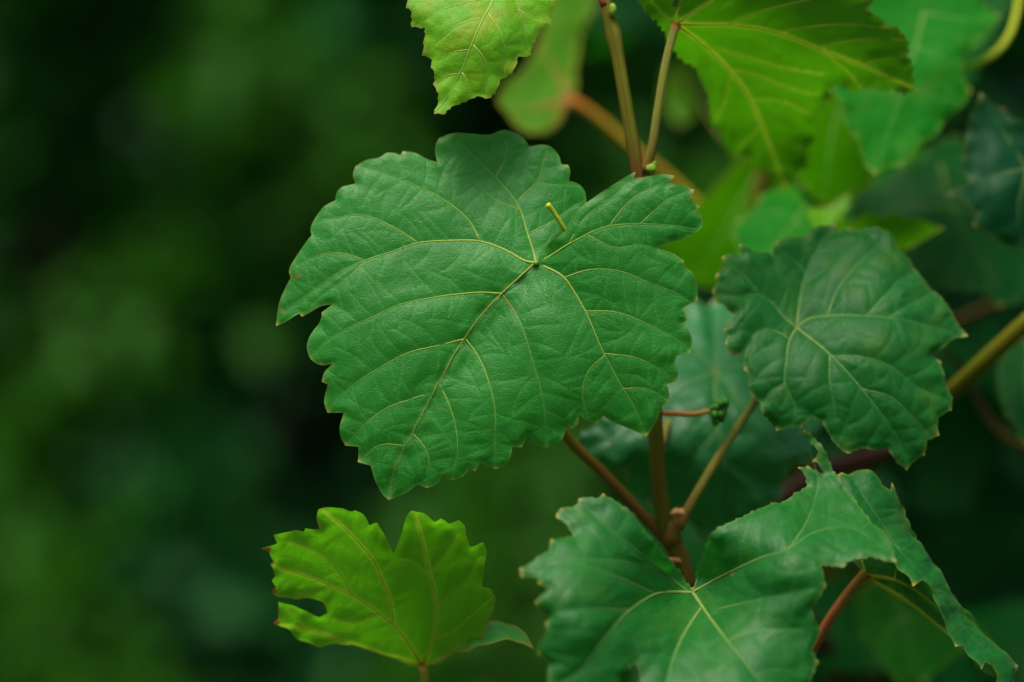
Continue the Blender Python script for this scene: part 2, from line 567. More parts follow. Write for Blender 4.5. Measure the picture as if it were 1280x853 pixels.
M['petiole'] = stem_material('petiole', [(0, (.16, .065, .02)), (.15, (.16, .135, .02)), (.5, (.17, .20, .03)), (.93, (.165, .195, .03)), (1, (.26, .09, .02))], stripe=(.15, .10, .02), sfac=.20)
M['petiole_red'] = stem_material('petiole_red', [(0, (.22, .04, .015)), (.5, (.28, .09, .025)), (1, (.28, .16, .03))], stripe=(.27, .05, .03), sfac=.35)
M['petiole_dark'] = stem_material('petiole_dark', [(0, (.075, .035, .006)), (.22, (.085, .060, .006)), (.42, (.22, .145, .008)), (.6, (.26, .18, .010)), (1, (.20, .18, .02))], stripe=(.10, .025, .006), sfac=.24)
M['petiole_orange'] = stem_material('petiole_orange', [(0, (.20, .190, .010)), (.5, (.25, .215, .012)), (.85, (.27, .20, .012)), (1, (.34, .10, .012))], stripe=(.27, .12, .012), sfac=.25)
M['petiole_yellow'] = stem_material('petiole_yellow', [(0, (.22, .25, .03)), (.8, (.30, .29, .03)), (1, (.36, .22, .03))], stripe=(.30, .20, .03), sfac=.15)
M['cane_olive'] = stem_material('olive_cane', [(0, (.045, .052, .002)), (1, (.10, .108, .003))], stripe=(.07, .055, .003), sfac=.25)
M['stalk'] = stem_material('bunch_stalk', [(0, (.28, .09, .02)), (.5, (.30, .15, .025)), (1, (.24, .22, .03))], sfac=.12)
M['tendril'] = stem_material('tendril', [(0, (.26, .34, .02)), (1, (.42, .50, .03))], stripe=(.36, .44, .03), sfac=.1)
M['dim_red'] = stem_material('dim_red_cane', [(0, (.035, .024, .004)), (1, (.055, .030, .005))], stripe=(.03, .03, .004), sfac=.3)
M['maroon'] = stem_material('maroon_cane', [(0, (.05, .016, .012)), (1, (.065, .018, .012))], stripe=(.03, .02, .012), sfac=.4)
M['bark'] = plain_material('vine_bark', (.05, .03, .018), (.14, .09, .05), 45, .9, .8, .006)
M['berry'] = plain_material('green_berry', (.016, .105, .006), (.034, .155, .009), 300, .4, .1, .0003)
M['scar'] = plain_material('bud_scar', (.20, .06, .02), (.42, .24, .10), 520, .6, .2, .0005)
M['bud'] = plain_material('green_bud', (.07, .17, .010), (.18, .27, .02), 700, .5, .2, .0005)
M['tree_bark'] = plain_material('tree_bark', (.012, .014, .006), (.030, .032, .014), 12, .9, .8, .02)
M['soil'] = plain_material('soil_and_litter', (.012, .028, .008), (.022, .050, .012), 3.0, .95, .6, .03)

# ------------------------------------------------------------------ leaf builder
def serrate(poly, amp, period, rnd):
    """small pointed teeth along a smooth rim"""
    if amp <= 0:
        return poly
    d = np.roll(poly, -1, axis=0) - np.roll(poly, 1, axis=0)
    n = np.stack([d[:, 1], -d[:, 0]], 1) / (np.linalg.norm(d, axis=1)[:, None] + 1e-9)
    ar = np.sum(poly[:, 0] * np.roll(poly[:, 1], -1) - np.roll(poly[:, 0], -1) * poly[:, 1])
    n *= np.sign(ar)
    s_, ph, per, out = 0.0, 0.0, period, poly.copy()
    for i in range(len(poly)):
        st = np.linalg.norm(poly[i] - poly[i - 1]) if i else 0
        ph += st / per
        if ph > 1:
            ph -= 1
            per = period * rnd.uniform(.6, 1.5)
        out[i] = poly[i] + n[i] * amp * (ph ** 1.5 - .4)
    return out

def leaf_from_outline(parent, patches, veins, mat, h=3.0, amp=.00045, side='top', label=None, tert_every=20,
                      vein_mat='vein_top', stains=(), wave=.0008, seed=1, lam=7.0, vein_r=1.0, name='leaf', vein_groups=None,
                      tert_on=True, teeth=0.0, puck=0.0):
    """patches: list of (outline px, control points (u, v, distance in m), flip);  veins: list of (points px, width0 px, width1 px, group)"""
    rnd = random.Random(seed)
    outs = [(serrate(catmull(o, max(h * .8, 1.5) if not teeth else 1.6), teeth, 11, rnd), tps(c), fl) for (o, c, fl) in patches]
    polys = [o for o, _, _ in outs]
    vl = [catmull([p[:2] for p in v[0]], 7, closed=False, corner=80) for v in veins]
    tert = tertiary(vl, polys, tert_every, rnd, maxlen=tert_every * 3.2) if tert_on else []
    A1, B1 = seg_arrays(vl)
    A2, B2 = seg_arrays(tert)
    allv, allf, attrs = [], [], {k: [] for k in ('vein', 'tert', 'edge', 'tip', 'stain', 'flat')}
    off = 0
    disp_f = []
    ymid = float(np.mean([c[2] for c in patches[0][1]]))
    pxm = K * ymid * 1000.0     # mm per pixel
    for (poly, f, fl) in outs:
        mn, mx = poly.min(0), poly.max(0)
        gx = np.arange(mn[0], mx[0], h)
        gy = np.arange(mn[1], mx[1], h * .866)
        G = np.array([(x + (.5 * h if j % 2 else 0), y) for j, y in enumerate(gy) for x in gx])
        G = G[inside(G, poly)]
        pa, pb = poly, np.roll(poly, -1, axis=0)
        G = G[line_dist(G, [np.concatenate([poly, poly[:1]])]) > h * .55]
        G = G + rng.uniform(-.18, .18, G.shape) * h
        coords = [Vector(p) for p in poly] + [Vector(p) for p in G]
        res = delaunay_2d_cdt(coords, [], [list(range(len(poly)))], 1, 1e-4)
        uv = np.array([tuple(p) for p in res[0]])
        F = np.array([t for t in res[2] if len(t) == 3], int)
        Y = f(uv)
        P = PXA(uv, Y)
        a, b, c = P[F[:, 0]], P[F[:, 1]], P[F[:, 2]]
        fn = np.cross(b - a, c - a)
        # turn every face towards the camera first
        toward = -(a + b + c) / 3
        toward[:, 2] += CAM_Z
        s = np.sign((fn * toward).sum(1))
        if np.median(s) < 0:
            F = F[:, ::-1]
            fn = -fn
        N = np.zeros_like(P)
        for k in range(3):
            np.add.at(N, F[:, k], fn)
        N /= np.linalg.norm(N, axis=1)[:, None] + 1e-15
        under = (side == 'under') != bool(fl)
        d1 = line_dist(uv, vl)
        d2 = line_dist(uv, tert)
        de = line_dist(uv, [np.concatenate([poly, poly[:1]])])
        off1 = 1 - np.exp(-d1 / lam)
        bul = off1 * .75 + off1 * (1 - np.exp(-d2 / (lam * .45))) * .45
        bul *= np.clip(de / 8.0, .15, 1.0)
        main = [l for l, v in zip(vl, veins) if v[1] > (2.9 if puck else 99)]
        bul += puck * (1 - np.exp(-(line_dist(uv, main) / 26.0) ** 1.5)) * np.clip(de / 30.0, 0, 1.0)
        disp = amp * bul * (-1 if under else 1)
        w = np.array([noise.noise(Vector((u * .012 + seed * 3.1, v * .012, seed))) + .5 * noise.noise(Vector((u * .035, v * .035 + seed, 4.0))) for u, v in uv])
        edgew = np.array([noise.noise(Vector((u * .05 + seed, v * .05, 9.0))) for u, v in uv]) * np.exp(-de / 14.0)
        keep = np.clip(d1 / 18.0, .25, 1)
        disp = disp + wave * w * keep + wave * 1.3 * edgew
        P = P + N * disp[:, None]
        if under:
            F = F[:, ::-1]
        # pointed teeth
        oc = np.asarray(patches[len(disp_f)][0], float)[:, :2]
        disp_f.append(1)
        area = 0.5 * np.sum(oc[:, 0] * np.roll(oc[:, 1], -1) - np.roll(oc[:, 0], -1) * oc[:, 1])
        tips = []
        for i in range(len(oc)):
            a_, b_, c_ = oc[i - 1], oc[i], oc[(i + 1) % len(oc)]
            d0, d1_ = b_ - a_, c_ - b_
            cr = (d0[0] * d1_[1] - d0[1] * d1_[0]) * np.sign(area)
            an = math.degrees(math.atan2(cr, float(np.dot(d0, d1_))))
            if an > 36:
                tips.append((b_[0], b_[1], min(1, (an - 20) / 55)))
        tip = np.zeros(len(uv))
        for (tu, tv, ta) in tips:
            tip = np.maximum(tip, ta * np.exp(-((uv[:, 0] - tu) ** 2 + (uv[:, 1] - tv) ** 2) / 13.0))
        st = np.zeros(len(uv))
        for (tu, tv, tr_, ta) in stains:
            st = np.maximum(st, ta * np.exp(-((uv[:, 0] - tu) ** 2 + (uv[:, 1] - tv) ** 2) / tr_ ** 2))
        if side == 'under':
            wide = [l for l, v in zip(vl, veins) if v[1] > 4]
            thin = [l for l, v in zip(vl, veins) if v[1] <= 4]
            attrs['vein'].append(np.maximum(np.exp(-(line_dist(uv, wide) / 2.2) ** 2), .6 * np.exp(-(line_dist(uv, thin) / 1.3) ** 2)))
        else:
            attrs['vein'].append(np.exp(-(d1 / 1.5) ** 2))
        attrs['tert'].append(np.exp(-(d2 / 1.05) ** 2))
        attrs['edge'].append(np.exp(-de / 1.7))
        attrs['tip'].append(tip)
        attrs['stain'].append(st)
        attrs['flat'].append(np.stack([uv[:, 0] * pxm, uv[:, 1] * pxm, np.full(len(uv), seed * 17.0 + (50 if fl else 0))], 1))
        allv.append(P)
        allf.append(F + off)
        off += len(P)
    V = np.concatenate(allv)
    Fc = np.concatenate(allf)
    at = {k: np.concatenate(v) for k, v in attrs.items()}
    if len(patches) > 1:          # weld the seam between the patches
        key, remap, keepi = {}, np.arange(len(V)), []
        q = np.round(V / .0006).astype(int)
        for i, kq in enumerate(map(tuple, q)):
            if kq in key and (i >= len(allv[0])) != (key[kq] >= len(allv[0])):
                remap[i] = key[kq]
            else:
                key.setdefault(kq, i)
        Fc = remap[Fc]
        ok = (Fc[:, 0] != Fc[:, 1]) & (Fc[:, 1] != Fc[:, 2]) & (Fc[:, 0] != Fc[:, 2])
        Fc = Fc[ok]
        used = np.unique(Fc)
        new = -np.ones(len(V), int)
        new[used] = np.arange(len(used))
        V, Fc = V[used], new[Fc]
        at = {k: v[used] for k, v in at.items()}
    o = mesh_obj(name, V, Fc, M[mat], parent, True, at, label)
    # raised veins
    groups = {}
    for v, line in zip(veins, vl):
        w0, w1, g = v[1] * vein_r, v[2] * vein_r, v[3]
        pi = v[4] if len(v) > 4 else 0
        f = outs[pi][1]
        Yv = f(line)
        if len(outs) > 1 and v is veins[0] and side == 'top' and not outs[1][2]:
            Yv = np.minimum(Yv, outs[1][1](line)) - .00035
        P = PXA(line, Yv)
        e = 1.5
        dx = PXA(line + [e, 0], f(line + [e, 0])) - P
        dy = PXA(line + [0, e], f(line + [0, e])) - P
        n = np.cross(dy, dx)
        n /= np.linalg.norm(n, axis=1)[:, None]
        tw = -P.copy(); tw[:, 2] += CAM_Z
        n *= np.sign((n * tw).sum(1))[:, None]
        wv = np.array([noise.noise(Vector((u * .012 + seed * 3.1, v_ * .012, seed))) + .5 * noise.noise(Vector((u * .035, v_ * .035 + seed, 4.0))) for u, v_ in line])
        lift = np.full(len(line), .00010)
        if puck:
            main = [l for l, q in zip(vl, veins) if q[1] > 2.9]
            pl_ = outs[pi][0]
            dl = line_dist(line, main)
            el = line_dist(line, [np.concatenate([pl_, pl_[:1]])])
            lift = lift + amp * puck * (1 - np.exp(-(dl / 26.0) ** 1.5)) * np.clip(el / 30.0, 0, 1.0)
        P = P + n * (wave * wv * .25 + lift)[:, None]
        ms = K * ymid
        m = len(line)
        rad = [(w0 * (1 - i / (m - 1)) + w1 * i / (m - 1)) * .5 * ms for i in range(m)]
        tv, tf, al, an = tube(P, rad, 6, flat=n, half=(side == 'under'))
        s0 = v[5] if len(v) > 5 else 0.0
        g_ = groups.setdefault(g, [[], [], [], []])
        o_ = len(g_[0])
        g_[0] += tv
        g_[1] += [tuple(i + o_ for i in q) for q in tf]
        g_[2] += [s0 + (1 - s0) * x for x in al]
        g_[3] += an
    for g, (tv, tf, al, an) in groups.items():
        vm = 'vein_red' if str(g).startswith('red') else 'vein_dim' if str(g).startswith('dim') else 'vein_blush' if str(g).startswith('blush') else vein_mat
        mesh_obj('vein', tv, tf, M[vm], o, True, {'along': al, 'ang': an})
    return o

def stalk(name, parent, pts, r0, r1, mat, sides=12, step=.004, swell=(), label=None):
    """pts: (u, v, distance); radii in metres"""
    P = np.array([tuple(PX(*p)) for p in pts])
    S = catmull(P, step, closed=False, corner=120)
    n = len(S)
    rad = []
    for i in range(n):
        t = i / (n - 1)
        r = r0 * (1 - t) + r1 * t
        for (c, wd, k) in swell:
            r *= 1 + k * math.exp(-((t - c) / wd) ** 2)
        rad.append(r)
    V, F, al, an = tube(S, rad, sides)
    return mesh_obj(name, V, F, M[mat], parent, True, {'along': al, 'ang': an}, label)

def stalk_world(name, parent, pts, r0, r1, mat, sides=12, step=.02, knob=0.0):
    S = catmull(np.array([tuple(p) for p in pts]), step, closed=False, corner=120)
    n = len(S)
    rad = [(r0 * (1 - i / (n - 1)) + r1 * i / (n - 1)) * (1 + knob * noise.noise(Vector(S[i]) * 14)) for i in range(n)]
    V, F, al, an = tube(S, rad, sides)
    return mesh_obj(name, V, F, M[mat], parent, True, {'along': al, 'ang': an})

def lump(name, parent, c, r, mat, sq=(1, 1, 1), seg=12, rings=8, jit=.12, seed=0):
    V, F = [], []
    for i in range(rings + 1):
        th = math.pi * i / rings
        for k in range(seg):
            ph = 2 * math.pi * k / seg
            d = Vector((math.sin(th) * math.cos(ph), math.sin(th) * math.sin(ph), math.cos(th)))
            rr = r * (1 + jit * noise.noise(d * 1.7 + Vector((seed, 0, 0))))
            V.append(Vector(c) + Vector((d.x * sq[0], d.y * sq[1], d.z * sq[2])) * rr)
    for i in range(rings):
        for k in range(seg):
            k2 = (k + 1) % seg
            F.append((i*seg + k, (i+1)*seg + k, (i+1)*seg + k2, i*seg + k2))
    return mesh_obj(name, V, F, M[mat], parent, True)
# ------------------------------------------------------------------ ground
gv, gf = [], []
xs = [-300, -80, -30, -12] + list(np.linspace(-6, 6, 25)) + [12, 30, 80, 300]
ys = [-300, -80, -30, -8] + list(np.linspace(-3, 9, 25)) + [16, 40, 90, 300]
for y in ys:
    for x in xs:
        gv.append((x, y, .03 * noise.noise(Vector((x * .7, y * .7, 0))) - .02))
for j in range(len(ys) - 1):
    for i in range(len(xs) - 1):
        a = j * len(xs) + i
        gf.append((a, a + 1, a + 1 + len(xs), a + len(xs)))
g = mesh_obj('ground', gv, gf, M['soil'])
g['kind'] = 'structure'

# ------------------------------------------------------------------ shrubs behind, and trees added to shade them
F_ = {}
F_['deep'] = foliage_material('deep_foliage', (.008, .062, .005), (.015, .095, .006), (.025, .18, .004))
F_['warm'] = foliage_material('warm_foliage', (.013, .082, .003), (.024, .112, .004), (.045, .21, .004))
F_['cool'] = foliage_material('cool_foliage', (.006, .060, .012), (.011, .090, .017), (.02, .17, .015))
F_['shade'] = foliage_material('tree_foliage', (.020, .055, .012), (.035, .080, .016), (.06, .15, .01), .2)

def leaf_cloud(name, parent, clumps, n, size, mat, seed):
    """many folded leaf faces spread through rounded clumps"""
    r = np.random.default_rng(seed)
    cl = np.array(clumps)
    wts = cl[:, 3] ** 2
    pick = r.choice(len(cl), n, p=wts / wts.sum())
    def unit(a):
        return a / (np.linalg.norm(a, axis=1)[:, None] + 1e-9)
    d = unit(r.normal(size=(n, 3)))
    p = cl[pick, :3] + d * (cl[pick, 3] * r.uniform(.35, 1.05, n))[:, None] * np.array([1, 1, .85])
    p[:, 2] = np.where(p[:, 2] < .03, r.uniform(.03, .13, n), p[:, 2])
    L = (size * r.uniform(.6, 1.3, n))[:, None]
    ax = unit(d * .8 + r.normal(size=(n, 3)) * .7 - np.array([0, 0, .35]))
    sd = unit(np.cross(ax, r.normal(size=(n, 3)) * .6 + np.array([0, 0, 1.0])))
    nn = np.cross(sd, ax)
    w = L * r.uniform(.26, .40, n)[:, None]
    V = np.stack([p, p + ax*L*.35 + sd*w + nn*L*.10, p + ax*L*.45, p + ax*L*.35 - sd*w + nn*L*.10, p + ax*L - nn*L*.12], 1).reshape(-1, 3)
    F = (np.arange(n)[:, None, None] * 5 + np.array([(0, 1, 2), (0, 2, 3), (1, 4, 2), (2, 4, 3)])[None]).reshape(-1, 3)
    T = np.repeat(np.clip(r.normal(.5, .28, n), 0, 1), 5)
    o = mesh_obj(name, V, F, F_[mat], parent, False, {'tone': T})
    o['kind'] = 'stuff'
    return o

def shrub(x, y, height, rad, mat, n, label, seed, size=.075):
    e = empty('shrub', (x, y, 0), label, 'shrub', 'shrubs growing in the shade behind the vine')
    r = random.Random(seed)
    clumps = []
    for i in range(30):
        a = i * 2.4 + r.uniform(-.4, .4)
        q = rad * math.sqrt(r.uniform(.05, .8))
        clumps.append((x + math.cos(a) * q, y + math.sin(a) * q * .7, (.10 + .86 * ((i * .618) % 1.0)) * height, rad * r.uniform(.26, .42)))
    for i in range(5):
        c = clumps[i * 3]
        stalk_world('stem', e, [(x + .05 * math.cos(i * 1.3), y + .05 * math.sin(i * 1.3), -.02), (x + (c[0]-x)*.3, y + (c[1]-y)*.3, c[2]*.5), c[:3]], .018, .005, 'tree_bark', 7, .1)
    leaf_cloud('crown', e, clumps, n, size, mat, seed)
    return e

def shade_tree(x, y, height, trunk_h, rx, n, label, seed):  # crown set above the frame, added to keep sky light off the shrubs
    e = empty('tree', (x, y, 0), label, 'tree', 'trees shading the shrubs')
    r = random.Random(seed)
    clumps = []
    for i in range(26):
        a = r.uniform(0, 6.28)
        q = rx * math.sqrt(r.uniform(0, 1)) * .85
        clumps.append((x + math.cos(a) * q, y + math.sin(a) * q, r.uniform(trunk_h + .5, height), r.uniform(.45, .8)))
    tr = stalk_world('trunk', e, [(x, y, -.05), (x + .05, y, trunk_h * .6), (x, y + .05, trunk_h), (x, y, height * .85)], .13, .05, 'tree_bark', 12, .15, .25)
    for i in range(8):
        c = clumps[i * 3]
        stalk_world('branch', tr, [(x, y, trunk_h * (.8 + .05 * i)), ((x + c[0]) / 2, (y + c[1]) / 2, (trunk_h + c[2]) / 2 + .1), c[:3]], .045, .012, 'tree_bark', 7, .15)
    leaf_cloud('crown', e, clumps, n, .16, 'shade', seed)
    return e

shrub(-1.45, 4.6, 2.3, .85, 'cool', 8000, 'dark blue-green shrub behind the yellowish bush', 11)
shrub(-.62, 4.2, 2.2, .75, 'deep', 7000, 'deep green shrub standing between the blue-green and the mid-green bush', 12)
shrub(-.50, 3.5, 1.75, .42, 'warm', 2600, 'slim yellowish green bush in front of the dark shrubs', 13)
shrub(-1.05, 3.8, 2.1, .55, 'deep', 4500, 'narrow deep green shrub beside the slim yellowish bush', 19)
shrub(-.12, 3.9, 2.1, .50, 'cool', 4600, 'narrow blue-green shrub behind the slim yellowish bush', 20)
shrub(-.27, 3.62, 2.1, .34, 'cool', 2600, 'slender blue-green shrub touching the slim yellowish bush', 24)
shrub(.24, 3.70, 2.1, .36, 'deep', 2600, 'slender deep green shrub seen past the upright cane', 25)
shrub(-.80, 3.55, 2.1, .34, 'deep', 2600, 'slender deep green shrub on the outer side of the yellowish bush', 26)
shrub(.10, 4.4, 2.3, .80, 'cool', 7500, 'blue-green shrub seen between the broad leaf and the small back-lit leaf', 14)
shrub(.85, 4.1, 2.3, .85, 'deep', 6000, 'deep green shrub hidden mostly by the vine leaves', 15)
shrub(1.6, 4.7, 2.4, .9, 'cool', 5000, 'blue-green shrub farthest along the row past the vine', 16)
shrub(-2.2, 4.2, 2.2, .8, 'deep', 5000, 'deep green shrub at the outer end of the row', 17)
shrub(.10, 3.3, 1.5, .28, 'warm', 900, 'low yellowish green bush directly behind the broad leaf', 18)
for i, where in enumerate(('behind the outer deep green shrub', 'behind the blue-green shrub', 'between two tree trunks', 'next to the middle tree trunk', 'past the middle tree', 'at the far end of the row')):
    shrub(-3.2 + i * 1.15, 6.6 + .3 * (i % 2), 3.6, 1.15, 'deep', 9000, 'tall dark back-row shrub ' + where, 40 + i, .11)
shade_tree(-1.9, 5.6, 4.6, 2.1, 1.9, 3600, 'leafy tree with spreading crown over the outer shrubs', 21)
shade_tree(.5, 5.9, 4.8, 2.1, 2.0, 3600, 'leafy tree with spreading crown over the middle shrubs', 22)
shade_tree(2.9, 5.4, 4.7, 2.1, 1.9, 3600, 'leafy tree with spreading crown beyond the last shrub', 23)
# ------------------------------------------------------------------ the vines
front = empty('grape_vine', (.085, .83, 0), 'grapevine in sharp focus with the broad green leaf and tiny bunch of green grapes', 'grapevine', 'grapevines')
lower = empty('grape_vine', (-.02, .93, 0), 'low grapevine bearing the notched back-lit leaf and the leaf folded over a red stalk', 'grapevine', 'grapevines')
rear = empty('grape_vine', (.15, 1.14, 0), 'blurred grapevine with dense dark and yellow-green leaves behind the sharp one', 'grapevine', 'grapevines')

def wp(u, v, y):
    return tuple(PX(u, v, y))

# ---- front vine: trunk, cane, petioles
stalk_world('trunk', front, [(.085, .83, -.05), (.09, .84, .4), (.07, .82, .8), (.062, .795, 1.05), wp(858, 735, .789)], .014, .0032, 'bark', 14, .02, .3)
cane = stalk('cane', front, [(858, 738, .789), (850, 700, .788), (832, 655, .786), (823, 600, .783), (819, 530, .780), (815, 440, .779), (806, 320, .777), (797, 215, .772), (784, 140, .771), (768, 50, .772), (757, 5, .773), (735, -80, .774), (720, -170, .778)], .0027, .0018, 'cane', 16, .003,
             swell=((.03, .05, .30), (.545, .012, .28), (.755, .02, .35)))
lump('node', cane, wp(839, 668, .786), .0038, 'cane', (.9, .85, 1.3), jit=.3, seed=3)
lump('bud_scar', cane, wp(848, 641, .782), .0017, 'scar', (1.25, .5, .8), jit=.9, seed=5)
lump('bud_scar', cane, wp(841, 701, .782), .0018, 'scar', (1.5, .5, .5), jit=.9, seed=6)
lump('bud', cane, wp(814, 211, .769), .0014, 'bud', (1.1, 1, 1.1), jit=.5, seed=7)
lump('bud', cane, wp(818, 206, .770), .0009, 'bud', (1.0, 1, 1.5), jit=.5, seed=17)
lump('bud', cane, wp(766, 13, .770), .0015, 'bud', (.9, 1, 1.5), seed=8)
for i, (x0, y0, x1, y1) in enumerate([(755, 8, 742, -25)]):
    stalk('stipule', cane, [(x0, y0, .768), ((x0 + x1) / 2 - 1, (y0 + y1) / 2, .767), (x1 - 6, y1, .768)], .0012, .0004, 'petiole_red', 8, .002)

# ---- the broad leaf in focus
def r1(p): return Z(330, 150, 3.4133, p)
def r2(p): return Z(590, 150, 3.4133, p)
def r3(p): return Z(370, 380, 3.4133, p)
def r4(p): return Z(620, 360, 3.4133, p)
J1 = (670, 328)
mid1 = [(650, 346), (627, 367), (604, 392), (581, 422.5), (547, 481), (516.5, 540), (499, 572), (489, 602)]
TIP1 = (486, 625.5)
left_edge = r3([(370, 815), (340, 760), (318, 690), (265, 675), (268, 610), (210, 605), (192, 570), (190, 530), (205, 465), (135, 465), (120, 420), (125, 380), (140, 345), (112, 332), (125, 290), (160, 255), (110, 262), (65, 235), (48, 190), (55, 150), (75, 110), (110, 50)]) + \
    [(402, 391), (415, 380), (401, 383), (389, 390), (377, 396), (374, 392), (362, 400), (345, 408)] + \
    r1([(62, 800), (100, 700), (115, 675), (107, 650), (125, 600), (160, 545), (203, 495), (198, 460), (210, 430), (250, 375), (303, 340), (308, 315), (330, 290), (390, 272), (380, 235), (390, 200), (430, 175), (505, 155), (520, 142), (550, 140), (583, 152), (592, 135), (640, 140), (690, 165), (738, 182), (732, 110), (745, 80), (790, 60), (880, 58)]) + \
    r2([(80, 65), (130, 45), (180, 55), (215, 75), (245, 112), (290, 105), (340, 118), (370, 150), (380, 190), (410, 195), (418, 225), (412, 262), (450, 270), (480, 300), (488, 345)]) + [(731, 266), (722, 288), (704, 308), (686, 320)]
right_edge = r2([(305, 555), (350, 510), (395, 475), (430, 410), (520, 330), (600, 280), (660, 240), (698, 222), (690, 250), (720, 247), (760, 240), (830, 231), (862, 240), (840, 270), (900, 280), (948, 300), (932, 332), (945, 350), (972, 370), (955, 388), (980, 410), (985, 440), (970, 472), (940, 490), (880, 515), (830, 530), (795, 550), (850, 565), (905, 600), (903, 622), (940, 650), (950, 670), (965, 720)]) + \
    r4([(862, 52), (790, 88), (822, 130), (798, 150), (830, 200), (838, 240), (828, 277), (770, 292), (760, 320), (775, 360), (770, 397), (728, 412), (738, 450), (738, 487), (705, 505), (690, 555), (660, 610), (640, 632), (600, 615), (540, 590), (490, 570), (458, 545), (435, 580), (400, 572), (370, 555), (355, 538), (348, 580), (325, 602), (300, 596), (285, 640), (250, 670), (218, 682), (175, 668), (135, 632), (110, 680), (68, 678)]) + \
    r3([(915, 650), (890, 690), (850, 707), (815, 690), (785, 675), (765, 714), (740, 700), (715, 735), (670, 754), (645, 745), (628, 725), (605, 765), (560, 787), (520, 770), (480, 800), (430, 825)])
A1 = [TIP1] + left_edge + [J1] + mid1
B1 = [J1] + right_edge + [TIP1] + mid1[::-1]
seam = [(670, 328, .7555), (627, 367, .7520), (581, 422.5, .7490), (547, 481, .7460), (516.5, 540, .7440), (499, 572, .7440), (486, 625, .7455)]
seam = [(u, v, .7505 + (d - .7505) * .60) for u, v, d in seam]
cA = seam + [(668, 322, .757), (660, 294, .762), (646, 254, .769), (619, 222, .774), (580, 175, .7775), (690, 230, .7735), (732, 245, .7740), (722, 288, .768), (700, 190, .7765), (630, 165, .779),
             (634, 314, .7575), (564, 301, .7600), (488, 315, .7585), (424, 340, .7575), (391, 367, .7590), (347, 406, .7625), (365, 345, .7640), (405, 262, .7680), (447, 212, .7720), (500, 195, .7745), (546, 205, .7745),
             (579, 368, .7530), (494, 384, .7510), (441, 408, .7505), (389, 440, .7545), (520, 425, .7475), (480, 440, .7475), (410, 490, .7515), (430, 540, .7480), (450, 570, .7465), (560, 240, .769), (600, 340, .7545)]
near = []
for (ua, va), (ub, vb) in zip(mid1[1:-1], mid1[2:]):
    uu, vv, l = (ua + ub) / 2, (va + vb) / 2, math.hypot(ub - ua, vb - va)
    dd = float(np.interp(vv, [q[1] for q in seam], [q[2] for q in seam]))
    for sg in (-1, 1):
        near.append((uu + sg * (vb - va) / l * 16, vv - sg * (ub - ua) / l * 16, dd - .0001))
cA = cA[:7] + [(u, v, .7505 + (d - .7505) * .60) for u, v, d in cA[7:]]
cB = seam + [(706, 289, .7490), (742, 247, .7500), (766, 232, .7515), (795, 217, .7530), (713, 304, .7480), (760, 283, .7470), (839, 282, .7490), (877, 278, .7520), (842, 221, .7530), (824, 311, .7485), (870, 360, .7500),
             (704, 346, .7490), (719, 367, .7475), (731, 388, .7455), (752, 436, .7430), (772, 474, .7430), (796, 515, .7440), (807, 543, .7460), (846, 446, .7450), (860, 400, .7480), (834, 490, .7450),
             (652, 407, .7465), (664, 445, .7440), (677, 492, .7425), (683, 556, .7450), (725, 520, .7440), (760, 525, .7450), (620, 585, .7440), (566, 600, .7445), (600, 500, .7425), (640, 530, .7425), (780, 380, .7450)]
cB = cB[:7] + [(u, v, .7505 + (d - .7505) * .60) for u, v, d in cB[7:]]
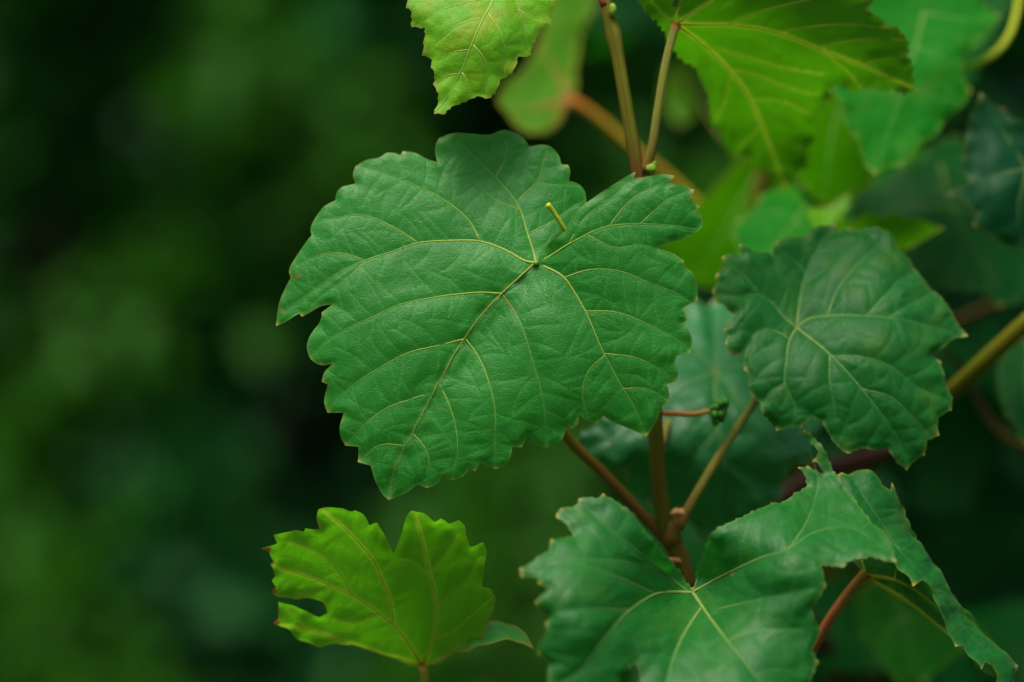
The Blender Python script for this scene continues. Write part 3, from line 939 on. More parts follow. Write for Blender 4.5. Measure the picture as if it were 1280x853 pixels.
v1 = [([J1] + mid1 + [(486, 620)], 4.6, .8, 'mid'),
      (r3([(715, 150), (600, 180), (480, 210), (400, 250), (300, 310), (200, 385), (135, 455)]), 2.3, .5, 'mid'),
      (r3([(725, 150), (775, 220), (825, 340), (850, 460), (848, 560), (850, 690)]), 2.2, .5, 'mid', 1),
      (r3([(590, 375), (480, 410), (380, 450), (300, 510), (215, 598)]), 2.0, .5, 'mid'),
      (r3([(612, 345), (650, 420), (685, 540), (690, 620), (664, 742)]), 2.0, .5, 'mid', 1),
      (r3([(460, 605), (370, 600), (270, 668)]), 1.5, .4, 'mid'),
      (r3([(500, 555), (545, 605), (568, 670), (552, 745)]), 1.5, .4, 'mid', 1),
      ([(627, 367), (600, 366), (579, 368), (535, 374), (494, 384), (468, 396), (441, 408), (408, 427), (390, 446)], 2.6, .5, 'mid'),
      ([(628, 368), (634, 376), (652, 407), (664, 445), (677, 492), (681.5, 524), (683, 556)], 2.8, .5, 'blush lateral', 1),
      ([J1, (663, 328), (634, 314), (600, 302), (564, 301), (523, 304), (488, 315.5), (456, 326), (424, 341), (391, 364), (356, 388)], 4.0, .6, 'left'),
      ([(600, 301), (588, 279), (564, 257), (532, 239), (494, 223), (456, 210)], 2.3, .5, 'left'),
      ([(523, 304), (494, 286), (450, 270), (418, 273), (393, 279)], 1.9, .5, 'left'),
      (r1([(430, 600), (330, 570), (250, 575), (140, 620)]), 1.4, .4, 'left'),
      (r1([(430, 605), (340, 690), (250, 750), (170, 830)]), 1.3, .4, 'left'),
      ([J1, (668, 320), (660, 294), (646, 254), (619, 222), (592, 195), (572, 176)], 3.2, .6, 'upper'),
      ([(646, 252), (675, 220), (679, 200), (684, 188)], 1.7, .4, 'upper'),
      ([(662, 292), (692.5, 276), (719, 256)], 1.7, .5, 'upper'),
      ([(619, 221), (631, 200), (634, 173)], 1.5, .4, 'upper'),
      ([(650, 262), (618, 250), (590, 225)], 1.2, .4, 'upper'),
      ([J1, (680, 324), (713, 304), (760, 283), (795, 280), (839, 282), (873, 287)], 3.0, .6, 'right', 1),
      ([(711, 305), (731, 273), (766, 247), (792, 221)], 1.6, .4, 'right', 1),
      ([(761, 283.5), (782, 257), (800.5, 242), (819, 233.5), (839, 222)], 1.5, .4, 'right', 1),
      ([(800.5, 279.5), (819, 263), (836, 249), (853, 242), (866, 239)], 1.4, .4, 'right', 1),
      ([(735, 294), (770, 310), (800, 306), (822, 312)], 1.2, .4, 'right', 1),
      ([J1, (678, 332), (704, 346), (719, 367), (731, 388), (752, 436), (772, 474), (796, 515), (807, 542)], 4.0, .6, 'lower', 1),
      ([(705, 347), (736, 337.5), (772, 339), (813, 355), (854, 372), (868, 382)], 2.0, .5, 'lower', 1),
      ([(732, 389), (772, 391), (802, 402.5), (837, 420), (862, 437)], 1.8, .5, 'lower', 1),
      ([(755, 442), (796, 448), (825, 462.5), (844, 475)], 1.6, .4, 'lower', 1),
      ([(778, 486), (807.5, 486), (834, 499)], 1.4, .4, 'lower', 1),
      ([(756, 444), (735, 465), (728, 492), (735, 520)], 1.3, .4, 'lower', 1)]
cA += near
cB += near
leaf1 = leaf_from_outline(front, [(A1, cA, False), (B1, cB, False)], v1, 'mature', h=1.5, amp=.00046, puck=1.5, vein_r=.66, label='broad heart-shaped green leaf with overlapping base lobes', tert_every=19, seed=3,
                          stains=[(373, 345, 4, .9), (352, 388, 4, .9), (366, 330, 4, .5), (547, 510, 4, .75), (647, 387, 3, .7), (636, 377, 4, .7), (455, 300, 2.5, .6), (700, 470, 2.5, .65), (590, 545, 2.5, .6), (800, 330, 2.2, .6), (520, 250, 2.2, .6), (760, 500, 2.5, .6)], lam=8)
stalk('petiole', leaf1, [(850, 692, .788), (800, 640, .787), (750, 588, .785), (708, 545, .782), (680, 480, .778), (668, 400, .772), (668, 350, .762), (670, 329, .7535)], .0020, .0013, 'petiole_dark', 12, .004, swell=((0, .05, .4),))
stalk('tendril_stub', front, [(712, 297, .758), (705, 286, .7565), (695, 270, .7550), (688, 260, .7540), (684, 256, .7535)], .00082, .00078, 'tendril', 10, .001, swell=((1, .10, .30),), label='short yellow broken tendril poking over the broad leaf')
lump('vein_boss', leaf1, wp(670, 329, .7525), .0009, 'bud', seed=4)

# ---- bunch of tiny berries
bunch = stalk('bunch_stalk', front, [(822, 517, .780), (840, 517, .781), (865, 518, .783), (888, 514, .785), (899, 512, .786)], .00095, .0008, 'stalk', 10, .002, label='tiny cluster of hard green grapes on an orange stalk')
rb = random.Random(5)
spots = []
tries = 0
while len(spots) < 26 and tries < 4000:
    tries += 1
    u, v, y = 899 + rb.uniform(-11, 11), 513 + rb.uniform(-17, 17), .786 + rb.uniform(-.0035, .0035)
    if ((u - 899 - (513 - v) * .25) / 9.5) ** 2 + ((v - 513) / 16) ** 2 + ((y - .786) / .004) ** 2 > 1:
        continue
    p = PX(u, v, y)
    if all((p - q).length > .0017 for q in spots):
        spots.append(p)
b0 = None
for i, p in enumerate(spots):
    if b0 is None:
        b0 = lump('berry', bunch, p, .00132, 'berry', (1, 1, 1.05), 10, 8, .08)
        b0p = p
    else:
        c = b0.copy()
        col.objects.link(c)
        c.parent = bunch
        c.location = b0.location + (p - b0p)

# ---- leaf on the right in front
def r5(p): return Z(870, 260, 2.508, p)
o2 = r5([(430, 50), (450, 75), (480, 60), (510, 75), (545, 62), (590, 70), (620, 95), (640, 135), (670, 160), (690, 200), (720, 240), (760, 275), (790, 320), (820, 360), (848, 405), (800, 415), (775, 440), (745, 458), (768, 480), (770, 520), (790, 570), (803, 600), (800, 635), (760, 655), (755, 690), (757, 715), (725, 730), (715, 775), (690, 790), (660, 822), (630, 800), (600, 755), (560, 760), (520, 755), (475, 772), (440, 745), (410, 700), (395, 670), (360, 658), (330, 688), (300, 688), (255, 697), (230, 665), (205, 642), (200, 610), (175, 590), (165, 550), (170, 530), (150, 510), (150, 470), (160, 438), (130, 467), (105, 457), (88, 425), (100, 402), (85, 385), (100, 355), (120, 335), (90, 310), (60, 292), (50, 260), (65, 235), (58, 210), (85, 190), (80, 155), (105, 145), (140, 150), (133, 118), (165, 130), (200, 135), (240, 145), (248, 110), (290, 90), (340, 90), (370, 65)])
J2 = (315, 375)
v2 = [(r5([J2, (425, 465), (500, 545), (560, 620), (630, 720), (660, 800)]), 4.0, .7, 'mid'),
      (r5([(420, 462), (418, 530), (428, 600), (440, 660)]), 2.6, .5, 'mid'),
      (r5([(425, 465), (520, 470), (610, 500), (700, 570), (780, 600)]), 1.8, .4, 'mid'),
      (r5([(520, 568), (600, 590), (680, 660), (740, 720)]), 1.5, .4, 'mid'),
      (r5([J2, (350, 350), (410, 340), (530, 340), (640, 350), (760, 380), (830, 400)]), 3.4, .5, 'right'),
      (r5([(412, 338), (440, 270), (490, 200), (560, 130), (600, 80)]), 2.5, .5, 'right'),
      (r5([(535, 340), (600, 270), (650, 220), (690, 210)]), 1.8, .4, 'right'),
      (r5([(600, 346), (680, 300), (740, 270)]), 1.4, .4, 'right'),
      (r5([J2, (325, 290), (345, 200), (390, 110), (428, 60)]), 3.2, .5, 'upper'),
      (r5([(345, 205), (290, 150), (250, 120)]), 1.6, .4, 'upper'),
      (r5([J2, (270, 340), (235, 300), (190, 275), (120, 280), (58, 262)]), 2.6, .5, 'left'),
      (r5([(200, 276), (150, 220), (90, 160)]), 1.5, .4, 'left'),
      (r5([J2, (295, 410), (283, 480), (280, 560), (310, 620), (305, 680)]), 3.0, .5, 'lower'),
      (r5([(293, 412), (250, 390), (200, 385), (160, 425)]), 2.2, .4, 'lower'),
      (r5([(281, 550), (230, 580), (205, 630)]), 1.4, .4, 'lower')]
def ctl(z, pts): return [(x, y, d) for (x, y, d) in z(pts)]
c2 = ctl(r5, [(315, 375, .778), (430, 50, .802), (350, 210, .790), (248, 110, .789), (55, 250, .775), (160, 440, .772), (200, 275, .781), (255, 690, .766), (285, 500, .769), (425, 465, .770), (560, 620, .766), (660, 815, .768), (475, 765, .764), (800, 620, .774), (848, 405, .786), (640, 350, .777), (720, 240, .792), (590, 70, .800), (480, 220, .787), (700, 500, .774)])
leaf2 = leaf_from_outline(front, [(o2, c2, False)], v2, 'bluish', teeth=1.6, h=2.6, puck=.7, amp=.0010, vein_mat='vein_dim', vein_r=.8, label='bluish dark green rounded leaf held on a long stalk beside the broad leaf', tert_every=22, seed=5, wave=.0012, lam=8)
stalk('petiole', leaf2, [(846, 660, .786), (868, 622, .786), (905, 560, .788), (943, 503, .790), (975, 445, .790), (992, 415, .783), (996, 409, .7785)], .0015, .0012, 'petiole', 12, .003, swell=((0, .05, .5),))

# ---- big leaf below, nearest the camera
def b1(p): return Z(640, 600, 3.373, p)
def b2(p): return Z(860, 520, 2.563, p)
def r7(p): return Z(640, 520, 2.561, p)
def r8(p): return Z(960, 530, 2.64, p)
o3 = b1([(742, 430), (715, 390), (680, 350), (640, 305), (600, 258), (540, 190), (480, 130), (420, 85), (378, 63), (360, 90), (330, 78), (285, 82), (270, 110), (205, 122), (183, 155), (230, 190), (258, 228), (215, 240), (160, 253), (160, 290), (100, 335), (32, 385), (38, 412), (110, 412), (112, 440), (158, 462), (98, 515), (112, 545), (165, 570), (138, 610), (150, 640), (112, 690), (106, 735), (157, 772), (150, 820)]) + \
    [(690, 872), (720, 905), (746, 896), (772, 872), (777, 845), (795, 829), (801, 846), (792, 885), (806, 935), (835, 950), (852, 985), (880, 962), (915, 955), (960, 925), (985, 920), (1008, 885)] + \
    b2([(392, 853), (418, 790), (398, 748), (428, 690), (396, 620), (442, 548), (428, 482), (470, 480), (495, 488), (520, 470), (600, 462), (668, 472)]) + \
    r8([(395, 372), (345, 322), (292, 258), (248, 200), (216, 150), (192, 100), (164, 58), (134, 26), (110, 26), (142, 62), (166, 95), (148, 122), (170, 138), (185, 165), (160, 155), (135, 138), (98, 145), (118, 168), (128, 205), (100, 222), (60, 253)]) + \
    b2([(270, 278), (200, 306), (140, 338), (76, 374), (60, 405), (45, 450), (22, 515)]) + [(867, 737)]
J3 = (866, 740)
v3 = [(r7([(578, 565), (465, 570), (380, 620), (290, 720), (215, 815), (150, 853)]), 6.5, 1.2, 'left'),
      (r7([(462, 571), (340, 520), (200, 480), (60, 490)]), 2.5, .6, 'left'),
      (r7([(380, 622), (260, 620), (140, 630)]), 2.0, .6, 'left'),
      (r7([(578, 565), (625, 635), (690, 720), (760, 810), (800, 870)]) + [(940, 900)], 6.5, 1.5, 'mid'),
      (r7([(608, 612), (545, 710), (500, 830)]) + [(826, 890), (845, 950)], 4.2, 1, 'mid'),
      (r7([(690, 720), (800, 690), (922, 680)]), 2.0, .6, 'mid'),
      (r7([(578, 565), (650, 525), (720, 490), (800, 455), (870, 435)]) + [(1020, 665), (1060, 660), (1110, 690)], 5.0, .8, 'right'),
      (r7([(660, 620), (760, 600), (922, 560)]) + [(1020, 735)], 2.2, .6, 'right'),
      ([(985, 689), (1010, 650), (1022, 600), (1010, 560)], 2.0, .5, 'right'),
      (b1([(742, 470), (640, 390), (540, 310), (400, 200), (300, 110)]), 3.0, .8, 'upper'),
      (b1([(640, 388), (480, 345), (330, 340), (200, 340)]), 1.8, .5, 'upper'),
      (r7([(578, 565), (605, 490), (622, 410)]), 2.2, .6, 'base')]
c3 = [(866, 740, .7480), (856, 718, .7500), (870, 722, .7500), (889, 668, .7400), (800, 690, .7330), (752, 622, .7340), (700, 645, .7300), (652, 718, .7190), (720, 720, .7190), (790, 742, .7290), (730, 790, .7140), (680, 815, .7150), (690, 870, .7140), (795, 830, .7210), (852, 980, .7110), (915, 800, .7270), (940, 880, .7160), (1010, 880, .7240),
      (1020, 800, .7280), (985, 690, .7310), (940, 640, .7420), (1008, 617, .7520), (1010, 545, .7600), (1030, 600, .7570), (1030, 705, .7300), (1115, 698, .7270), (1090, 650, .7420), (1065, 620, .7510), (1000, 655, .7400)]
c3 = [(u, v, d if d > .75 else .75 - (.75 - d) * 1.4) for u, v, d in c3]
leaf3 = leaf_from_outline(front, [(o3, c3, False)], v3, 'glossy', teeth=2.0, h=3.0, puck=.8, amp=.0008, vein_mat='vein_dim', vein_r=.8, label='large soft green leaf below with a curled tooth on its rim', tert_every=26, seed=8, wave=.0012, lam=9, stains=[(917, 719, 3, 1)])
stalk('petiole', leaf3, [(856, 738, .789), (862, 748, .778), (867, 748, .763), (867, 741, .7482)], .0019, .0017, 'petiole_dark', 12, .003)

# ---- shaded leaf behind the cane
def b4(p): return Z(700, 370, 2.666, p)
o15 = b4([(395, 50), (430, 30), (480, 40), (520, 20), (570, 30), (640, 40), (700, 70), (760, 130), (820, 220), (860, 320), (880, 420), (850, 500), (830, 560), (795, 560), (760, 578), (745, 620), (747, 655), (700, 680), (690, 705), (640, 722), (580, 750), (530, 770), (492, 802), (452, 806), (440, 765), (415, 745), (360, 730), (330, 690), (290, 692), (250, 660), (222, 612), (232, 572), (180, 577), (130, 555), (80, 562), (58, 530), (72, 500), (48, 480), (100, 440), (145, 410), (200, 380), (250, 300), (300, 200), (350, 110)])
v15 = [(b4([(520, 250), (515, 340), (525, 430), (545, 550), (555, 650), (500, 790)]), 4, .8, 'mid'),
       (b4([(545, 555), (620, 585), (720, 650)]), 2, .5, 'mid'),
       (b4([(527, 440), (450, 540), (420, 640), (430, 740)]), 2, .5, 'mid'),
       (b4([(520, 250), (430, 290), (330, 360), (200, 460), (70, 520)]), 3.4, .7, 'left'),
       (b4([(335, 358), (330, 470), (280, 600)]), 2, .5, 'left'),
       (b4([(520, 250), (600, 360), (700, 450), (820, 540)]), 3.4, .7, 'right'),
       (b4([(520, 250), (640, 230), (780, 240)]), 3, .6, 'right'),
       (b4([(520, 250), (518, 160), (510, 60)]), 3, .6, 'upper'),
       (b4([(520, 250), (440, 180), (400, 80)]), 2.5, .6, 'upper')]
c15 = ctl(b4, [(520, 250, .826), (510, 60, .858), (400, 80, .850), (640, 60, .862), (820, 250, .850), (600, 200, .836), (430, 290, .817), (470, 330, .812), (330, 360, .812), (250, 310, .820), (100, 500, .806), (230, 520, .803), (520, 430, .806), (545, 560, .805), (480, 790, .818), (300, 650, .812), (700, 450, .812), (830, 540, .822), (740, 640, .818), (400, 600, .806), (620, 330, .818)])
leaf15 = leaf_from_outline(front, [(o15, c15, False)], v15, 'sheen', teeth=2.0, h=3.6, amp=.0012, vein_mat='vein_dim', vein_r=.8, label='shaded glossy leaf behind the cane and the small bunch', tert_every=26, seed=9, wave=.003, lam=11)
stalk('petiole', leaf15, [(826, 560, .783), (840, 520, .812), (868, 490, .835), (893, 466, .828)], .0013, .0012, 'petiole', 10, .003)

# ---- hanging yellow-green leaf tip at the top
def a1(p): return Z(490, 0, 3.2, p)
o12 = a1([(40, -70), (62, -20), (60, 33), (80, 50), (73, 105), (131, 114), (121, 220), (156, 234), (158, 265), (172, 300), (164, 342), (179, 360), (182, 410), (166, 457), (205, 460), (240, 430), (290, 408), (350, 388), (385, 397), (410, 375), (435, 322), (470, 300), (508, 228), (552, 228), (556, 200), (580, 150), (605, 98), (645, 103), (630, 70), (652, 20), (648, 0), (668, -20), (650, -60), (700, -90), (690, -140), (640, -160), (620, -210), (560, -210), (500, -240), (470, -190), (430, -250), (380, -240), (300, -250), (260, -210), (180, -220), (140, -180), (90, -180), (90, -130), (30, -120)])
v12 = [(a1([(470, -190), (440, -95), (405, 0), (360, 85), (310, 200), (270, 300), (220, 390), (180, 445)]), 4.2, .7, 'mid'),
       (a1([(360, 73), (290, 88), (220, 130), (140, 200)]), 2.0, .5, 'mid'),
       (a1([(307, 200), (240, 210), (180, 250)]), 1.9, .5, 'mid'),
       (a1([(325, 180), (365, 230), (382, 300), (365, 375)]), 2.0, .5, 'mid'),
       (a1([(385, 55), (430, 120), (452, 200), (440, 300)]), 2.0, .5, 'mid'),
       (a1([(270, 297), (230, 300), (180, 335)]), 1.6, .4, 'mid'),
       (a1([(280, 290), (310, 340), (310, 395)]), 1.6, .4, 'mid'),
       (a1([(410, -10), (300, 10), (180, 50), (90, 100)]), 2.0, .5, 'mid'),
       (a1([(470, -190), (490, -20), (520, 80), (540, 210)]), 3.0, .6, 'side'),
       (a1([(505, 40), (570, 70), (630, 100)]), 1.6, .4, 'side'),
       (a1([(470, -190), (300, -140), (120, -80), (60, 0)]), 3.0, .6, 'other'),
       (a1([(470, -190), (580, -100), (660, -30)]), 3.0, .6, 'third')]
c12 = ctl(a1, [(470, -190, .766), (405, 0, .7565), (310, 200, .7490), (180, 445, .7480), (60, 0, .7580), (130, 150, .7540), (165, 330, .7510), (540, 210, .7550), (640, 60, .7600), (400, 380, .7510), (300, -230, .772), (60, -120, .768), (680, -120, .770), (450, 150, .7510), (240, 130, .7500)])
leaf12 = leaf_from_outline(front, [(o12, c12, False)], v12, 'young', teeth=2.0, h=2.3, amp=.00055, label='hanging yellow-green leaf with pale blotches and a pointed tip', tert_every=17, seed=12, wave=.0012, stains=[(540, 106, 3, 1), (534, 70, 3, .8), (513, 33, 3, .7), (690, 28, 3, .7)])
stalk('petiole', leaf12, [(722, -160, .777), (690, -130, .782), (660, -100, .780), (637, -60, .767)], .0014, .0012, 'petiole', 10, .003)

# ---- back-lit leaf at the top, seen from below
def a2(p): return Z(780, 0, 2.56, p)
o5 = a2([(10, -60), (40, 0), (70, 35), (100, 65), (125, 110), (160, 160), (200, 200), (240, 250), (272, 300), (280, 350), (270, 395), (310, 420), (320, 470), (345, 505), (400, 500), (430, 545), (480, 560), (520, 610), (545, 560), (590, 530), (585, 480), (615, 440), (600, 400), (635, 350), (640, 300), (655, 283), (680, 262), (712, 272), (745, 293), (780, 282), (820, 293), (860, 290), (905, 299), (936, 286), (925, 235), (928, 215), (910, 180), (912, 150), (905, 125), (870, 88), (842, 80), (815, 56), (778, 38), (795, 5), (802, -60), (760, -130), (700, -140), (600, -190), (520, -180), (400, -220), (300, -190), (200, -200), (180, -120), (168, 60), (140, -40), (60, -130)])
J5 = (168, 78)
v5 = [(a2([J5, (230, 80), (340, 82), (490, 105), (620, 155), (760, 210), (920, 280)]), 5.2, .9, 'main'),
      (a2([(335, 80), (430, 40), (540, 10), (680, -10), (780, 0)]), 3.4, .6, 'main', 0, .5),
      (a2([(490, 104), (600, 85), (720, 80), (860, 92)]), 2.4, .5, 'main', 0, .5),
      (a2([(620, 154), (750, 128), (895, 128)]), 2.0, .5, 'main', 0, .5),
      (a2([(620, 158), (700, 220), (760, 285)]), 1.8, .5, 'main', 0, .5),
      (a2([(760, 212), (830, 190), (905, 190)]), 1.6, .5, 'main', 0, .5),
      (a2([J5, (260, 150), (340, 230), (400, 310), (440, 400), (480, 500), (515, 600)]), 5.0, .9, 'low'),
      (a2([(262, 150), (360, 175), (480, 210), (640, 238)]), 3.2, .6, 'low', 0, .5),
      (a2([(330, 222), (420, 240), (520, 280), (620, 300)]), 2.4, .5, 'low', 0, .5),
      (a2([(405, 320), (500, 325), (600, 370)]), 2.2, .5, 'low', 0, .5),
      (a2([(340, 235), (320, 330), (290, 390)]), 2.0, .5, 'low', 0, .5),
      (a2([(440, 400), (390, 450), (350, 495)]), 1.8, .5, 'low', 0, .5),
      (a2([J5, (230, 35), (300, -10), (420, -90), (560, -170)]), 4.4, .8, 'high'),
      (a2([J5, (120, 40), (80, -10), (40, -80)]), 3.4, .7, 'back'),
      (a2([J5, (165, 50), (180, 20)]), 2.0, .6, 'back')]
c5 = ctl(a2, [(168, 78, .770), (340, 82, .774), (620, 155, .781), (920, 280, .793), (795, 5, .782), (420, -90, .765), (700, -130, .772), (80, -10, .772), (40, -80, .768), (260, 150, .784), (400, 310, .806), (480, 500, .830), (515, 600, .838), (300, 400, .826), (200, 200, .798), (640, 290, .806), (600, 420, .826), (340, 500, .834), (820, 293, .797), (480, 210, .792)])
leaf5 = leaf_from_outline(front, [(o5, c5, False)], v5, 'under', vein_r=.75, teeth=4.0, h=3.2, amp=.0005, side='under', label='back-lit yellow-green leaf seen from below with red vein roots', tert_every=20, vein_mat='vein_under', seed=14, wave=.0015)
stalk('petiole', leaf5, [(806, 216, .772), (814, 190, .770), (822, 140, .769), (832, 80, .769), (842, 40, .770), (845, 30, .7705)], .0015, .0013, 'petiole', 12, .003, swell=((0, .07, .35), (1, .06, .25)))
# ---- lower vine: trunk, cane below the picture
stalk_world('trunk', lower, [(-.02, .93, -.05), (-.01, .93, .4), (-.03, .92, .8), (0, .90, .98)], .016, .006, 'bark', 14, .02, .3)
stalk_world('cane', lower, [(0, .90, .975), (.0, .88, 1.02), (.03, .85, 1.06), (.09, .82, 1.095), (.15, .82, 1.11), (.22, .84, 1.10)], .0045, .003, 'cane', 12, .01)
stalk_world('cane', lower, [(-.005, .90, .97), (-.02, .87, 1.03), (-.03, .83, 1.085), (-.045, .80, 1.10)], .0035, .002, 'cane', 12, .01)

def r6(p): return Z(310, 610, 3.368, p)
o14 = r6([(735, 748), (715, 755), (600, 717), (450, 668), (380, 655), (300, 663), (230, 646), (170, 606), (130, 582), (105, 568), (128, 545), (128, 478), (190, 492), (250, 528), (300, 540), (335, 522), (322, 492), (275, 466), (190, 460), (120, 453), (98, 436), (116, 420), (100, 390), (114, 372), (95, 330), (106, 312), (88, 268), (57, 254), (122, 236), (107, 198), (170, 188), (234, 192), (242, 173), (302, 178), (290, 150), (295, 93), (322, 79), (380, 85), (432, 96), (452, 88), (490, 115), (512, 156), (542, 147), (570, 190), (592, 232), (615, 272), (635, 225), (650, 180), (670, 120), (692, 96), (740, 108), (786, 136), (812, 124), (846, 153), (888, 140), (912, 158), (920, 200), (936, 240), (988, 230), (1003, 262), (995, 330), (984, 418), (1020, 424), (1043, 470), (1030, 522), (1005, 565), (985, 632), (900, 668), (840, 697), (780, 736)])
fold14 = r6([(985, 632), (1000, 590), (1022, 556), (1080, 570), (1150, 602), (1180, 640), (1207, 672), (1150, 660), (1100, 655), (1050, 662), (960, 682), (880, 698), (800, 732), (760, 748), (780, 736), (840, 697), (900, 668)])
J14 = (735, 748)
v14 = [(r6([J14, (700, 692), (610, 577), (530, 510), (440, 455), (350, 415), (240, 370), (112, 336)]), 5.6, 1.2, 'mid'),
       (r6([(612, 572), (600, 480), (570, 400), (530, 310), (470, 235), (400, 165), (315, 95)]), 4.4, .8, 'mid', 0, .35),
       (r6([(440, 452), (400, 380), (350, 320), (280, 270), (170, 225)]), 3.2, .7, 'mid', 0, .4),
       (r6([(350, 416), (300, 440), (200, 445)]), 1.6, .5, 'mid', 0, .5),
       (r6([(560, 535), (500, 555), (440, 570), (360, 550)]), 1.8, .5, 'mid', 0, .5),
       (r6([J14, (600, 711), (450, 661), (350, 626), (240, 596), (132, 574)]), 4.8, 1, 'bottom'),
       (r6([(245, 596), (210, 550), (160, 510)]), 1.6, .5, 'bottom', 0, .5),
       (r6([J14, (770, 660), (790, 580), (795, 500), (780, 420), (760, 340), (740, 240), (705, 120)]), 5.2, .9, 'right'),
       (r6([(788, 637), (870, 600), (950, 530), (1025, 468)]), 3.6, .7, 'right', 0, .35),
       (r6([(797, 502), (860, 450), (920, 390), (978, 290)]), 3.2, .7, 'right', 0, .4),
       (r6([(772, 345), (830, 285), (885, 200)]), 2.8, .6, 'right', 0, .45),
       (r6([(765, 370), (690, 310), (640, 300)]), 1.6, .5, 'right', 0, .5),
       (r6([J14, (780, 735), (840, 698), (900, 668)]), 3.2, 1, 'side')]
DZ14 = -.012
c14 = ctl(r6, [(735, 748, .797), (610, 577, .7845), (440, 455, .7775), (112, 336, .7705), (315, 95, .7580), (530, 310, .7705), (450, 661, .788), (132, 574, .783), (615, 272, .7685), (795, 500, .7815), (760, 340, .7720), (705, 120, .7590), (990, 260, .7665), (1030, 480, .779), (985, 632, .785), (870, 600, .786), (840, 697, .789)])
c14 = [(u, v, d + DZ14) for u, v, d in c14]
cf14 = ctl(r6, [(985, 632, .785), (840, 697, .789), (900, 668, .787), (760, 748, .791), (1022, 556, .787), (1100, 590, .786), (1207, 672, .780), (1050, 660, .777), (960, 682, .779), (880, 698, .784)])
cf14 = [(u, v, d + DZ14) for u, v, d in cf14]
leaf14 = leaf_from_outline(lower, [(o14, c14, False), (fold14, cf14, True)], v14, 'thin', vein_r=.72, h=2.5, amp=.0005, side='under', label='small back-lit leaf with a torn slot and browned rim', tert_every=19, vein_mat='vein_under', seed=17,
                           wave=.0012, stains=[(338, 702, 6, 1.2), (339, 720, 6, 1.2), (340, 738, 7, 1.3), (345, 762, 6, 1.2), (344, 778, 7, 1.3), (334, 688, 6, 1.2), (343, 668, 4, 1), (640, 785, 8, .4)])
sp_ = (-.045, .80, 1.10)
stalk('petiole', leaf14, [(530, 905, .800), (533, 870, .793), (531, 845, .787), (528, 832, .785)], .0016, .0013, 'petiole_yellow', 12, .003)
stalk_world('stem_joint', leaf14, [sp_, (-.037, .803, 1.108), wp(530, 905, .800)], .002, .0016, 'cane', 10, .005)

# ---- leaf folded over its red stalk
def b8(p): return Z(1000, 680, 4.571, p)
topT = [(1046, 594), (1052, 590), (1060, 594), (1072, 589), (1086, 590), (1098, 598), (1107, 610), (1112, 613), (1114, 604), (1117, 612)]
ridge = [(1125, 630), (1135, 655), (1150, 683), (1166, 708), (1183, 733), (1205, 762), (1225, 785), (1248, 808), (1266, 826)]
oT = topT + ridge + [(1272, 833), (1270, 843), (1270, 856), (1258, 868), (1244, 860), (1246, 845), (1240, 832), (1230, 829), (1226, 838), (1216, 826), (1204, 808), (1192, 810), (1188, 798), (1182, 780), (1172, 758), (1166, 738), (1152, 726), (1142, 733), (1136, 722), (1120, 706), (1100, 690), (1080, 660), (1060, 625)]
oU = [(1060, 640), (1083, 655), (1110, 650), (1119, 625)] + ridge + [(1250, 850), (1232, 842), (1205, 810), (1180, 787), (1155, 765), (1130, 746), (1105, 730), (1084, 720), (1070, 705), (1050, 680)]
cr = [(1117, 612, .766), (1135, 655, .765), (1166, 708, .764), (1205, 762, .763), (1248, 808, .763), (1266, 826, .763)]
cT = cr + [(1046, 594, .764), (1086, 590, .766), (1100, 690, .751), (1152, 726, .749), (1192, 805, .749), (1230, 829, .752), (1258, 868, .755), (1060, 625, .757), (1130, 690, .754), (1180, 745, .755)]
cU = cr + [(1084, 718, .7700), (1050, 680, .772), (1060, 640, .771), (1110, 655, .772), (1130, 746, .776), (1180, 787, .777), (1232, 842, .773), (1150, 720, .778), (1190, 770, .776)]
v4 = [(b8([(370, 180), (480, 195), (570, 220), (660, 265), (740, 325), (800, 375), (860, 450)]), 6.4, 2.0, 'a', 1),
      (b8([(375, 190), (480, 250), (580, 310), (680, 375), (770, 450), (850, 515), (930, 590), (1050, 720)]), 6.8, 2.2, 'b', 1),
      (b8([(535, 208), (545, 160), (560, 110)]), 3.0, 1.0, 'a', 1, .4),
      (b8([(370, 180), (365, 130), (350, 80)]), 4.0, 1.2, 'c', 1),
      ([(1068, 604), (1092, 640), (1125, 690), (1165, 735), (1200, 780), (1240, 820)], 1.1, .4, 'dim top', 0, .5),
      ([(1120, 684), (1140, 690), (1150, 686)], .9, .3, 'dim top', 0, .5),
      ([(1168, 738), (1190, 745), (1202, 760)], .9, .3, 'dim top', 0, .5),
      ([(1200, 780), (1222, 790), (1240, 802)], .9, .3, 'dim top', 0, .5)]
leaf4 = leaf_from_outline(lower, [(oT, cT, False), (oU, cU, True)], v4, 'bluish', h=2.2, amp=.0007, label='green leaf folded in half over a bare red stalk', tert_every=16, vein_mat='vein_yellow', seed=19, wave=.0012, stains=[(1271, 835, 4, .6), (1113, 606, 3, .8)])
stalk('petiole', leaf4, [(975, 885, .800), (995, 845, .792), (1016, 810, .785), (1035, 778, .780), (1058, 745, .775), (1080, 719, .7705), (1083, 716, .770)], .0019, .0016, 'petiole_red', 12, .003, swell=((1, .05, .35),))
stalk_world('stem_joint', leaf4, [(.09, .82, 1.095), (.088, .81, 1.10), wp(975, 885, .800)], .0024, .0019, 'cane', 10, .005)

